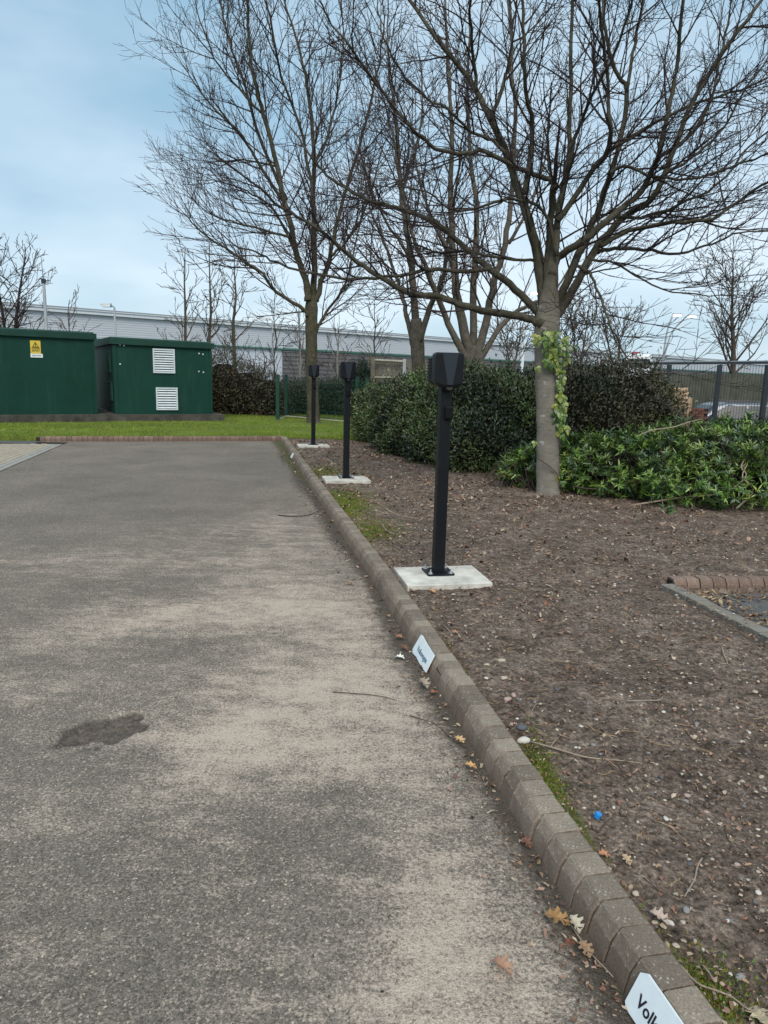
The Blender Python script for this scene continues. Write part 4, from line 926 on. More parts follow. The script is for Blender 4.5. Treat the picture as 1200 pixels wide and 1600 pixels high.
build_tree('bare_tree', 'thick bare tree forking low behind the hedge, right of the nearest charging post head',
    [(742, 640, .26), (741, 600, .25), (740, 575, .25), (740, 558, .22), (741, 540, .15)],
    [([(736, 565), (722, 500), (712, 440), (708, 380), (704, 300), (706, 200), (700, 100), (695, 0)], .9, .12, .02),
     ([(743, 560), (760, 505), (772, 440), (790, 380), (800, 300), (805, 200), (800, 100), (795, 0)], -.5, .10, .02),
     ([(733, 568), (700, 505), (675, 440), (650, 380), (630, 300), (610, 200)], -1, .085, .014),
     ([(748, 565), (790, 500), (830, 475), (870, 450), (900, 400)], .8, .07, .012),
     ([(740, 560), (741, 440), (745, 340), (735, 240), (730, 120), (735, 0)], 1.2, .09, .018),
     ([(706, 400), (670, 330), (650, 250), (640, 180)], .8, .04, .012), ([(795, 380), (830, 320), (850, 250), (860, 170)], .9, .04, .012)],
    15.5, cfg3, M['trunk3'], M['trunk3'], M['twig1'])

def far_tree(name, lab, px, pyb, pyt, Y, spread, ms, mw, n_l=9, multi=1, seed=0, group=None, rtr=.1, lean=0, up=.05, cfgx=None):
    """bare tree far behind: trunk from pyb to pyt with upward limbs"""
    st_ = RS.get_state(); RS.seed(100+seed)
    k_ = Y/1120
    cfg = dict(seg=[.5, .3, .22, .15], wob=.12, up=up, rmin=k_*.36, maxl=3, space=[.5, .0125*Y, .0105*Y, .009*Y], ang=(20, 50), len=[1, .040*Y, .020*Y, .010*Y], rad=[.03, k_*.6, k_*.45, k_*.36], t0=.12)
    if cfgx: cfg.update(cfgx)
    b = at(px, pyb, Y); T = thing(name, lab, 'tree', tuple(b), group=group); tw = MB()
    for s_ in range(multi):
        x_top = px+lean+(0 if multi == 1 else (s_-(multi-1)/2)*spread*.6); nst = 7
        P = np.array([at(px+(x_top-px)*(k/nst)**1.3+RS.normal(0, 1.2), pyb+(pyt-pyb)*k/nst, Y) for k in range(nst+1)])
        P = smooth_path(P, 2); L = np.sum(np.linalg.norm(np.diff(P, axis=0), axis=1)); rad = np.linspace(rtr*.9, k_*.45, len(P))
        m_ = MB(); m_.tube(P, rad, 7); m_.build('trunk', ms, T, smooth=True)
        for q_ in range(n_l):
            t_ = .22+.7*q_/n_l; i = int(t_*(len(P)-1)); side = 1 if q_ % 2 else -1; d = np.array([side*RS.uniform(.35, .9), RS.normal(0, .5), RS.uniform(.5, 1.1)])
            Lb = spread*k_*RS.uniform(.6, 1.1)*(1.15-.6*t_)
            ns = 7; pts = [P[i]]; d = d/np.linalg.norm(d)
            for k in range(ns):
                d = d+RS.normal(0, .10, 3)+[0, 0, up*1.5]; d /= np.linalg.norm(d); pts.append(pts[-1]+d*Lb/ns)
            pts = np.array(pts); rr = np.linspace(max(rad[i]*.45, k_*.6), k_*.4, ns+1)
            m2 = MB(); m2.tube(pts, rr, 5); m2.build('limb', ms, T, smooth=True); children(tw, pts, rr, Lb, 1, cfg, .12)
        children(tw, P, rad, L, 1, cfg, .3)
    tw.build('twigs', mw, T, kind='stuff'); RS.set_state(st_); return T
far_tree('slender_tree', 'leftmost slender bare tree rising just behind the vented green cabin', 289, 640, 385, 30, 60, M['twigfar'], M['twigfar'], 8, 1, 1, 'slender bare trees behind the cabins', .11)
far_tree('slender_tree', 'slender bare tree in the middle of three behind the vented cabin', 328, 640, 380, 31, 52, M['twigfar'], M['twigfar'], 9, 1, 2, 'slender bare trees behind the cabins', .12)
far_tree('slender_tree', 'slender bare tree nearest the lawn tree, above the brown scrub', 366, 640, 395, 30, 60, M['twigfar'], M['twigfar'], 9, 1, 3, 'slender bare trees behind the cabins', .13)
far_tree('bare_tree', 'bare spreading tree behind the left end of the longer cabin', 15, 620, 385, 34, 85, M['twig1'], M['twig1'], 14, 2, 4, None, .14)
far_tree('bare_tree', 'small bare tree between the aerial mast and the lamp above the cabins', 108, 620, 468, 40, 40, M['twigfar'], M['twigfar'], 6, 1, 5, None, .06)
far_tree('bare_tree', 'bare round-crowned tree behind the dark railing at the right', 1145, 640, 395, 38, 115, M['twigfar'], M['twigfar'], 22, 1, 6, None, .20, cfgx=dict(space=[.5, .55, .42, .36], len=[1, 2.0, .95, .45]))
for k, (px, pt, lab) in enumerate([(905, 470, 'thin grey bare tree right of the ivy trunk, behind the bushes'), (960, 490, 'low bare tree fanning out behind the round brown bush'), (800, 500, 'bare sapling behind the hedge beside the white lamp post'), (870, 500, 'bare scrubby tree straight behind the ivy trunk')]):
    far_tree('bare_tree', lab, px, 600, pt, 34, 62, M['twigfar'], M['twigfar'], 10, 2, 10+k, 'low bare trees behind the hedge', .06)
for k, (px, lab) in enumerate([(468, 'pale birch stem standing before the dark warehouse wall'), (527, 'pale birch stem between the lawn tree and the middle post'), (430, 'thin birch left of the lawn tree in front of the warehouse')]):
    far_tree('birch_tree', lab, px, 640, [470, 505, 450][k], 27, 38, M['birch'] if k < 2 else M['twigfar'], M['twigfar'], 7, 1, 20+k, 'thin birches in front of the warehouse', [.075, .07, .04][k])
far_tree('bare_tree', 'thin reddish sapling by the scrub in front of the white wall', 405, 650, 560, 26, 30, M['twigred'], M['twigred'], 7, 2, 31, None, .03)
far_tree('bare_tree', 'bare branching tree behind the timber fence panel', 585, 620, 470, 30, 45, M['twigfar'], M['twigfar'], 7, 1, 32, None, .06)

# ------------------------------------------------------------------ foliage
def leaf_mesh(name, P, D, Nn, L, Wd, C, quad=True):
    n = len(P); D = D/np.linalg.norm(D, axis=1)[:, None]; X = np.cross(D, Nn); X /= np.linalg.norm(X, axis=1)[:, None]+1e-9; Nn = np.cross(X, D)
    L = L[:, None]; Wd = Wd[:, None]
    tip = P+D*L-Nn*L*.12; l_ = P+D*L*.45-X*Wd/2+Nn*Wd*.22; r_ = P+D*L*.45+X*Wd/2+Nn*Wd*.22
    V = np.stack([P, l_, tip, r_], 1).reshape(-1, 3); b = 4*np.arange(n)[:, None]
    F = np.concatenate([b+[[0, 2, 1]], b+[[0, 3, 2]]], 0)
    return np_mesh(name, V, F, col=np.repeat(C, 4, 0))
def ell_points(E, dens, lo=.80, hi=1.08, seed=0):
    Ps, Ns = [], []
    for i, (c, r) in enumerate(E):
        c = np.array(c, float); r = np.array(r, float); area = 4*math.pi*((r[0]*r[1])**1.6/3+(r[0]*r[2])**1.6/3+(r[1]*r[2])**1.6/3)**(1/1.6); n = int(area*dens)
        v = RS.normal(0, 1, (n, 3)); v /= np.linalg.norm(v, axis=1)[:, None]
        bump = 1+.26*(fbm(v[:, 0]*3+v[:, 2]*2+seed, v[:, 1]*3+v[:, 2]+i*7, 70+seed, 4)-.5)*2
        s = RS.uniform(lo, hi, n)*bump; P = c+v*r*s[:, None]; N_ = v/r; N_ /= np.linalg.norm(N_, axis=1)[:, None]
        ok = P[:, 2] > .06
        for j, (c2, r2) in enumerate(E):
            if j != i: ok &= (np.sum(((P-np.array(c2))/np.array(r2))**2, axis=1) > .74)
        Ps.append(P[ok]); Ns.append(N_[ok])
    return np.concatenate(Ps), np.concatenate(Ns)
def hedge(name, lab, cat, E, dens, lsz, asp, cols, mat_, core=.80, up=.35, seed=0, stray=.02):
    P, N_ = ell_points(E, dens, seed=seed); n = len(P)
    st = RS.rand(n) < stray; P[st] += N_[st]*RS.uniform(.05, .25, (st.sum(), 1))
    D = N_*.7+RS.normal(0, .6, (n, 3))+[0, 0, up]; Nn = N_+RS.normal(0, .45, (n, 3))+[0, 0, .35]
    L = RS.uniform(.7, 1.25, n)*lsz; cols = np.array(cols); cl = fbm(P[:, 0]*2.2+P[:, 2]*1.3, P[:, 1]*2.2+P[:, 2]*2.5, 90+seed, 3)
    idx = np.clip(((cl-.5)*2.2+.5+RS.normal(0, .22, n))*len(cols), 0, len(cols)-1).astype(int)
    C = cols[idx]*RS.uniform(.65, 1.3, (n, 1))
    T = thing(name, lab, cat, (E[0][0][0], E[0][0][1], .06))
    link('foliage', leaf_mesh('foliage', P, D, Nn, L, L*asp, C), mat_, T, 'stuff')
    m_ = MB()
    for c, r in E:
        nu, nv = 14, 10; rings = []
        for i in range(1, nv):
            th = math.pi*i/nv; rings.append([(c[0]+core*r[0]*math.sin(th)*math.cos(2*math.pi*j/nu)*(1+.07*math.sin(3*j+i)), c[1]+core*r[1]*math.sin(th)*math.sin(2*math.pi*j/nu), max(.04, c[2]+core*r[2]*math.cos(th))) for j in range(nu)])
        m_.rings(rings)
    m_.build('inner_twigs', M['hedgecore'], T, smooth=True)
    return T
def el(px, py, Y, r, z=None):
    p = at(px, py, Y); return ((p[0], p[1], p[2] if z is None else z), r)
HG = [(.020, .034, .013), (.052, .080, .024), (.070, .080, .030), (.10, .125, .042), (.10, .16, .042)]
hedge('hedge', 'big dark evergreen hedge behind the nearest charging post', 'hedge',
      [el(586, 640, 16, (.55, .8, .66), .62), el(628, 640, 14.2, (.70, .85, .72), .68), el(668, 640, 13.2, (.72, .9, .86), .72), el(722, 640, 12.4, (.80, .9, .92), .76), el(785, 640, 11.9, (.80, .8, .86), .76), el(752, 690, 11.3, (.70, .55, .55), .42), el(690, 690, 12.2, (.62, .55, .55), .38), el(640, 690, 13.4, (.55, .5, .5), .34), el(845, 640, 12.2, (.75, .8, .86), .76)],
      1900, .060, .42, HG, M['leaf2'], seed=1)
HB = [(.034, .040, .017), (.055, .055, .022), (.075, .06, .026), (.065, .055, .02), (.085, .09, .030)]
hedge('round_bush', 'round brownish green bush between the ivy trunk and the railing', 'bush',
      [el(905, 640, 12.0, (1.0, 1.0, 1.02), .80), el(975, 640, 12.2, (.85, .9, 1.0), .82), el(1015, 650, 12.2, (.5, .7, .75), .72)], 1400, .058, .42, HB, M['leaf2'], seed=2, stray=.05)
hedge('low_scrub', 'brown leafless scrub between the green cabin and the lawn tree', 'scrub',
      [el(350, 620, 24.5, (.9, .8, 1.3), .8), el(385, 620, 24, (.9, .8, 1.05), .7), el(420, 625, 23.8, (.7, .7, .9), .6)], 700, .07, .35,
      [(.06, .055, .03), (.09, .075, .04), (.07, .08, .03), (.11, .08, .05)], M['leaf2'], core=.75, seed=3, stray=.15)
hedge('low_scrub', 'low dark green scrub behind the green mesh fence', 'scrub',
      [el(470, 625, 25.5, (1.4, .8, .75), .5), el(520, 625, 25.5, (1.2, .8, .85), .5), el(560, 625, 25, (.9, .8, .95), .6)], 700, .07, .35,
      [(.035, .05, .022), (.06, .065, .03), (.06, .08, .03), (.09, .08, .04)], M['leaf2'], core=.8, seed=4, stray=.1)
hedge('conifer', 'dark upright conifer left of the timber fence panel', 'conifer',
      [el(566, 600, 24, (.3, .35, .95), 1.0), el(577, 600, 24.2, (.22, .3, .8), .9)], 800, .11, .16, [(.03, .055, .035), (.045, .08, .045)], M['leaf2'], up=1.6, seed=5)

# low ground shrub with long narrow leaves
LG = np.array([(.050, .105, .018), (.095, .19, .028), (.14, .24, .036), (.20, .29, .055), (.075, .14, .060)])
lE = [el(895, 720, 9.6, (.65, .65, .38), .38), el(960, 710, 9.3, (.75, .7, .42), .40), el(1030, 700, 9.3, (.70, .75, .46), .44), el(1095, 690, 9.2, (.75, .8, .50), .50), el(1165, 690, 9.1, (.75, .8, .50), .56), el(1240, 690, 9.0, (.8, .8, .5), .52), el(1130, 690, 8.6, (1.0, .5, .26), .30)]
def whorls(E, n_sh, leaves_per, L0, lift=.55, seed=0, lo=.8, hi=1.12):
    P, N_ = ell_points(E, n_sh, lo, hi, seed); n = len(P)
    A = N_*.7+RS.normal(0, .35, (n, 3))+[0, 0, lift]; A /= np.linalg.norm(A, axis=1)[:, None]
    k = leaves_per; Pk = np.repeat(P, k, 0); Ak = np.repeat(A, k, 0); m = n*k
    R_ = RS.normal(0, 1, (m, 3)); R_ -= Ak*np.sum(R_*Ak, axis=1)[:, None]; R_ /= np.linalg.norm(R_, axis=1)[:, None]
    t_ = RS.uniform(.25, 1.1, (m, 1)); D = Ak*t_+R_; D /= np.linalg.norm(D, axis=1)[:, None]
    Pk = Pk-Ak*RS.uniform(0, .07, (m, 1)); Nn = Ak+RS.normal(0, .25, (m, 3)); L = RS.uniform(.7, 1.2, m)*L0
    base = LG[RS.randint(0, len(LG), n)]*RS.uniform(.6, 1.25, (n, 1)); C = np.repeat(base, k, 0)*RS.uniform(.8, 1.2, (m, 1))
    return Pk, D, Nn, L, C, P, A
def shrub(name, lab, E, n_sh, per, L0, near, seed):
    T = thing(name, lab, 'shrub', (E[0][0][0], E[0][0][1], .06))
    Pk, D, Nn, L, C, P, A = whorls(E, n_sh, per, L0, seed=seed)
    ok = Pk[:, 2] > .05; Pk, D, Nn, L, C = Pk[ok], D[ok], Nn[ok], L[ok], C[ok]
    dist = np.linalg.norm(Pk-np.array([0, 0, H]), axis=1); vis = (Pk[:, 0]/Pk[:, 1] < .53); sc_ = np.where(vis, dist, 99)-L*6
    order = np.argsort(sc_); one = order[:near]; rest = order[near:]
    link('foliage', leaf_mesh('foliage', Pk[rest], D[rest], Nn[rest], L[rest], L[rest]*.20, C[rest]), M['leaf'], T, 'stuff')
    # leaves one can pick out: folded blades of eight faces that share a few meshes
    tm = []
    for k in range(5):
        w_ = .105; v = [(0, 0, 0), (-w_*.8, .25, .03), (-w_, .5, .035), (-w_*.6, .8, .0), (0, 1, -.06), (w_*.6, .8, 0), (w_, .5, .035), (w_*.8, .25, .03), (0, .3, .0), (0, .62, -.005)]
        f = [(0, 8, 1), (1, 8, 9, 2), (2, 9, 3), (3, 9, 4), (0, 7, 8), (7, 6, 9, 8), (6, 5, 9), (5, 4, 9)]
        me = bpy.data.meshes.new('leaf'); me.from_pydata(v, [], f); a = me.attributes.new('tint', 'FLOAT_COLOR', 'POINT')
        cc = LG[k]*1.15; a.data.foreach_set('color', np.tile([*cc, 1], len(v)).astype(np.float32)); me.materials.append(M['leaf']); me.polygons.foreach_set('use_smooth', np.ones(len(f), bool)); tm.append(me)
    for i in one:
        d = Vector(D[i]).normalized(); x = d.cross(Vector(Nn[i])).normalized(); n_ = x.cross(d)
        mt = Matrix([[x.x*L[i], d.x*L[i], n_.x*L[i], Pk[i][0]], [x.y*L[i], d.y*L[i], n_.y*L[i], Pk[i][1]], [x.z*L[i], d.z*L[i], n_.z*L[i], Pk[i][2]], [0, 0, 0, 1]])
        link('leaf', random.choice(tm), None, T, mat4=mt)
    # stems from the ground out to the shoots
    stm = MB(); idx = RS.choice(len(P), min(len(P), 260), False)
    for i in idx:
        e = P[i]; c = E[int(np.argmin([np.linalg.norm(e-np.array(c_[0])) for c_ in E]))][0]; b = np.array([c[0]+RS.normal(0, .25), c[1]+RS.normal(0, .2)-.1, .05])
        mid_ = (b+e)/2+[RS.normal(0, .08), RS.normal(0, .08), RS.uniform(-.12, .05)]; stm.tube(smooth_path([b, mid_, e], 4), np.linspace(.008, .003, 9), 4)
    stm.build('stems', M['twigdark'], T, kind='stuff')
    return T
SH = shrub('spreading_shrub', 'sprawling bright green shrub with long narrow leaves right of the ivy trunk', lE, 165, 12, .086, 295, 6)
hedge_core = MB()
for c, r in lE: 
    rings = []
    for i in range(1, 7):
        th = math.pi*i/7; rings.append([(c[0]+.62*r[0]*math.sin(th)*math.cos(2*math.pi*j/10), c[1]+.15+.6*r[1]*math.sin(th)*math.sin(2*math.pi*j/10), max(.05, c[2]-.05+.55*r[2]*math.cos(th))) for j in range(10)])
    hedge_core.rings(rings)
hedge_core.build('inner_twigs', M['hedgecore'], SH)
def curvy(name, pts, r0, r1, mt, par):
    P = smooth_path([at(*p) for p in pts], 4); m_ = MB(); m_.tube(P, np.linspace(r0, r1, len(P)), 6); return m_.build(name, mt, par, smooth=True)
curvy('bare_branch', [(985, 790, 8.4), (1060, 778, 8.35), (1130, 770, 8.3), (1165, 745, 8.3), (1158, 730, 8.35), (1165, 715, 8.5)], .012, .007, M['twigpale'], SH)
curvy('bare_branch', [(1150, 795, 8.15), (1172, 775, 8.2), (1176, 762, 8.2), (1160, 745, 8.25), (1168, 725, 8.4)], .012, .006, M['twigpale'], SH)
curvy('bare_branch', [(995, 682, 9.0), (1020, 672, 8.95), (1050, 668, 8.95), (1075, 660, 9.0), (1095, 655, 9.1)], .012, .006, M['twigpale'], SH)
curvy('bare_branch', [(895, 760, 8.8), (940, 764, 8.7), (1000, 750, 8.6), (1060, 752, 8.5), (1120, 768, 8.4)], .009, .005, M['twigdark'], SH)
curvy('bare_branch', [(1033, 755, 8.6), (1035, 785, 8.3), (1042, 806, 8.1)], .006, .003, M['twigpale'], SH)
shrub('small_shrub', 'small green narrow-leaved shrub at the foot of the ivy trunk, left side', [el(822, 725, 9.7, (.30, .3, .28), .30), el(842, 740, 9.6, (.22, .2, .2), .2), el(805, 715, 10.2, (.22, .2, .2), .22)], 170, 11, .10, 60, 7)

# ivy
IVY = thing('ivy', 'bright yellow green ivy climbing the smooth grey tree trunk', 'ivy', tuple(at(853, 600, YT1-.15)))
ip = [at(872, 765, YT1-.16), at(862, 745, YT1-.17), at(845, 720, YT1-.17), at(842, 715, YT1-.16)]
m_ = MB(); m_.tube(smooth_path([at(878, 768, YT1-.13), at(872, 745, YT1-.16), at(860, 730, YT1-.17), at(840, 716, YT1-.15)], 4), .006, 5); m_.build('stem', M['twigdark'], IVY)
m_ = MB(); m_.tube(smooth_path([at(876, 700, YT1-.1), at(872, 660, YT1-.12), at(874, 620, YT1-.12), at(868, 575, YT1-.14), at(858, 540, YT1-.16), at(850, 515, YT1-.15)], 4), .007, 5); m_.build('stem', M['twigdark'], IVY)
iv_m = []
for k, cc in enumerate([(.08, .16, .025), (.12, .21, .03), (.20, .28, .04), (.05, .11, .02), (.28, .32, .05)]):
    o_ = [(0, 0), (-.28, -.10), (-.50, .10), (-.42, .38), (-.26, .52), (-.12, .86), (0, 1.0), (.12, .86), (.26, .52), (.42, .38), (.50, .10), (.28, -.10)]
    v = [(x_, y_, -.35*abs(x_)**1.5-.18*y_*y_) for x_, y_ in o_]+[(0, .25, .03), (0, .6, .0)]; f = []
    for j in range(12):
        a_, b_ = j, (j+1) % 12; cidx = 12 if (o_[a_][1]+o_[b_][1])/2 < .45 else 13; f.append((b_, a_, cidx))
    f += [(4, 12, 13), (8, 13, 12)]
    me = bpy.data.meshes.new('leaf'); me.from_pydata(v, [], f); a = me.attributes.new('tint', 'FLOAT_COLOR', 'POINT')
    tv = np.array([[*(np.array(cc)*(1.0 if i_ < 12 else .55)), 1] for i_ in range(len(v))], np.float32); a.data.foreach_set('color', tv.ravel()); me.materials.append(M['leaf2']); iv_m.append(me)
def ivy_leaf(px, py, s, dY=-.15):
    p = at(px, py, YT1+dY+random.uniform(-.05, .02)); d = Vector((random.gauss(0, .35), -.35+random.gauss(0, .2), -1)).normalized(); n_ = Vector((random.gauss(0, .4), -1, .45+random.gauss(0, .2))).normalized()
    x = d.cross(n_).normalized(); n_ = x.cross(d)
    link('leaf', random.choice(iv_m), None, IVY, mat4=Matrix([[x.x*s, d.x*s, n_.x*s, p[0]], [x.y*s, d.y*s, n_.y*s, p[1]], [x.z*s, d.z*s, n_.z*s, p[2]], [0, 0, 0, 1]]))
for k in range(46):
    t_ = random.random(); py = 516+t_*58; ivy_leaf(random.gauss(858+8*math.sin(t_*3), 9.5), py, random.uniform(.085, .14), -.17)
for k in range(20): ivy_leaf(random.gauss(876, 4), random.uniform(535, 600), random.uniform(.07, .12), -.12)
for k in range(36): ivy_leaf(random.gauss(874, 5), random.uniform(600, 668), random.uniform(.07, .13), -.12)
for px, py in [(878, 680), (870, 745), (876, 740), (880, 752), (836, 690)]: ivy_leaf(px, py, .08, -.12)

# ground ivy and seedlings at the hedge foot
def seedling(px, py, lab, n_=9, s0=.07):
    p = gp(px, py, .07); T = thing('seedling', lab, 'seedling', tuple(p), group='small green plants at the hedge foot')
    for k in range(n_):
        a_ = random.random()*6.28; d = Vector((math.cos(a_), math.sin(a_), random.uniform(.1, .9))).normalized(); n0 = Vector((0, -.3, 1)); x = d.cross(n0).normalized(); nn = x.cross(d); s = s0*random.uniform(.7, 1.3); q_ = Vector(p)+Vector((math.cos(a_)*.03, math.sin(a_)*.03, random.uniform(.0, .08)))
        link('leaf', random.choice([iv_m[0], iv_m[3], iv_m[3]]), None, T, mat4=Matrix([[x.x*s, d.x*s, nn.x*s, q_.x], [x.y*s, d.y*s, nn.y*s, q_.y], [x.z*s, d.z*s, nn.z*s, q_.z], [0, 0, 0, 1]]))
seedling(575, 690, 'small green plant at the hedge foot where the lawn begins', 12, .10)
seedling(630, 702, 'small leafy plant under the left end of the hedge', 7)
seedling(650, 708, 'broad-leaved seedling at the hedge foot left of the nearest post', 6, .08)
seedling(730, 728, 'seedling at the hedge foot just right of the nearest post', 9, .09)
seedling(775, 742, 'pale seedling at the hedge foot between post and ivy trunk', 8, .08)
seedling(745, 735, 'dark leafy seedling under the middle of the hedge', 9, .08)
seedling(880, 772, 'light green plant just right of the ivy trunk foot', 8, .08)
seedling(1040, 800, 'green plant in the soil before the spreading shrub', 8, .09)
seedling(1120, 795, 'broad-leaved plant under the spreading shrub by the bare stem', 7, .10)

# ------------------------------------------------------------------ fences
def mesh_fence():
    A = gp(434, 657, .1); B = gp(447, 651, .1); C_ = gp(557, 661, .1); D_ = gp(572, 664, .1)
    T = thing('mesh_fence', 'low green welded mesh fence on the lawn around the tall tree', 'fence', tuple(A))
    hgt = 1.28
    for p in (A, B, C_, D_):
        m_ = MB(); m_.box((p[0], p[1], .1+hgt/2), (.10, .10, hgt+.06)); m_.box((p[0], p[1], .1+hgt+.035), (.12, .12, .02)); m_.build('post', M['greenpost'], T)
    for p, q_, dd in ((A, B, 1), (B, C_, 1), (C_, D_, 1)):
        n_ = int(np.linalg.norm(q_-p)/(.055 if (p is not A) else .5)); m_ = MB()
        for k in range(n_+1):
            x_ = p+(q_-p)*k/n_; m_.tube([(x_[0], x_[1], .14), (x_[0], x_[1], .1+hgt-.05)], .0045 if p is not A else .003, 4)
        for z in np.arange(.16, 1.35, .2 if p is not A else .4): m_.tube([(p[0], p[1], z), (q_[0], q_[1], z)], .0055, 4)
        m_.build('mesh_panel', M['greenpost'], T, kind='stuff')
        if (p-q_)[1] != 0:
            m_ = MB(); m_.tube([(p[0], p[1]-.05, .115), (q_[0], q_[1]-.05, .115)], .03, 4); m_.build('edging_board', M['timberlight'], T)
mesh_fence()
# timber fence panel
T = thing('timber_fence', 'weathered timber fence panel with pale top rail beyond the hedge', 'fence', tuple(at(583, 600, 24)))
for px, mt_, wd_ in ((583, M['timber'], .14), (632, M['galv'], .10)):
    a_ = at(px, 558 if px < 600 else 561, 24); m_ = MB(); m_.box((a_[0], a_[1]-.03, a_[2]/2), (wd_, .12, a_[2])); m_.build('post', mt_, T)
pt0 = at(578, 558, 24); 
for k in range(26):
    px = 578+k*3.9; p = at(px, 560+.026*(px-578), 24.1); hh_ = p[2]+random.uniform(-.03, .05); m_ = MB(); m_.box((p[0], p[1]+.03*(k % 2), hh_/2), (.064, .022, hh_)); m_.build('board', M['timber'], T)
a_ = at(584, 563, 23.95); b_ = at(632, 565.5, 23.95); m_ = MB(); m_.tube([a_, b_], .05, 4); m_.build('top_rail', M['timberlight'], T)
a_ = at(584, 590, 23.95); b_ = at(632, 590.5, 23.95); m_ = MB(); m_.tube([a_, b_], .04, 4); m_.build('bottom_rail', M['timberlight'], T)

# long board fence at the right, beyond the cars
Yf = 27.; T = thing('board_fence', 'long tall green grey board fence beyond the parked car', 'fence', tuple(at(1010, 600, Yf)))
for k in range(95):
    p = at(1000+k*4.6, 583+k*.05, Yf+.01*k); z1 = p[2]+random.uniform(-.02, .03); m_ = MB(); m_.box((p[0], p[1]+(k % 2)*.02, (z1-.6)/2), (.105, .02, z1+.6)); m_.build('board', M['timbergreen'], T)
m_ = MB(); a_ = at(998, 586, Yf+.08); b_ = at(1440, 590, Yf+1.1); m_.tube([a_, b_], .05, 4); m_.build('back_rail', M['timbergreen'], T)
# brick wall stub and pale timber baulks behind the railing
T = thing('brick_wall', 'low red brick wall between the round bush and the parked car', 'wall', tuple(at(1070, 660, 19.5)))
m_ = MB(); a_ = at(1035, 636, 19.5); b_ = at(1108, 637, 19.5); m_.box(((a_[0]+b_[0])/2, 19.6, (a_[2]-.6)/2-.01), (b_[0]-a_[0]-.02, .18, a_[2]+.6-.02)); m_.build('wall_core', M['mortar'], T)
for r_ in range(7):
    for k in range(6):
        x_ = a_[0]+.11+k*.225+(r_ % 2)*.11; z = a_[2]-.04-r_*.076
        if x_ > b_[0]-.05: continue
        m_ = MB(); m_.box((x_, 19.5+.003, z), (.213, .08, .065)); m_.build('brick', M['brick'], T)
T = thing('timber_stack', 'pale sawn timber baulks piled behind the railing beside the round bush', 'timber stack', tuple(at(1060, 640, 18.2)))
for k in range(5):
    p = at(1063+(k % 2)*2, 610+k*6.5, 18.4); m_ = MB(); m_.tube([(p[0]-.17, p[1]+.05, p[2]), (p[0]+.17, p[1]-.02, p[2]+.01)], .062, 8); m_.build('baulk', M['logwood'], T)
m_ = MB(); p = at(1064, 625, 18.7); m_.box((p[0], p[1], (p[2]-.55)/2+.05), (.45, .3, p[2]+.6)); m_.build('crate', M['logwood'], T)

# dark railing
Yl = 16.0; T = thing('railing', 'dark steel railing with pale top rail and thin bars behind the shrubs', 'railing', tuple(at(1045, 650, Yl)))
xs = [970, 1045, 1124, 1199, 1278]; tops = []
for px in xs:
    Yp = Yl-.0*(px-1000)/100; p = at(px+1, 570, Yp); q_ = at(px-1 if px > 1100 else px, 655, Yp); m_ = MB(); m_.box(((p[0]), p[1], p[2]/2-.25), (.085, .085, p[2]+.5)); m_.build('post', M['rail'], T)
a_ = at(960, 568.5, Yl); b_ = at(1300, 566, Yl)
m_ = MB(); m_.box(((a_[0]+b_[0])/2, Yl, (a_[2]+b_[2])/2), (b_[0]-a_[0], .10, .05), Matrix.Rotation(-math.atan2(b_[2]-a_[2], b_[0]-a_[0]), 3, 'Y')); m_.build('top_rail', M['rail'], T)
m_ = MB(); m_.box(((a_[0]+b_[0])/2, Yl-.01, (a_[2]+b_[2])/2+.036), (b_[0]-a_[0], .09, .022), Matrix.Rotation(-math.atan2(b_[2]-a_[2], b_[0]-a_[0]), 3, 'Y')); m_.build('top_trim', M['railtop'], T)
for k in range(66):
    px = 975+k*4.6; p = at(px, 571, Yl); z1 = p[2]; m_ = MB(); m_.tube([(p[0], Yl, -.5), (p[0], Yl, z1)], .0045, 4); m_.build('bar', M['rail'], T)

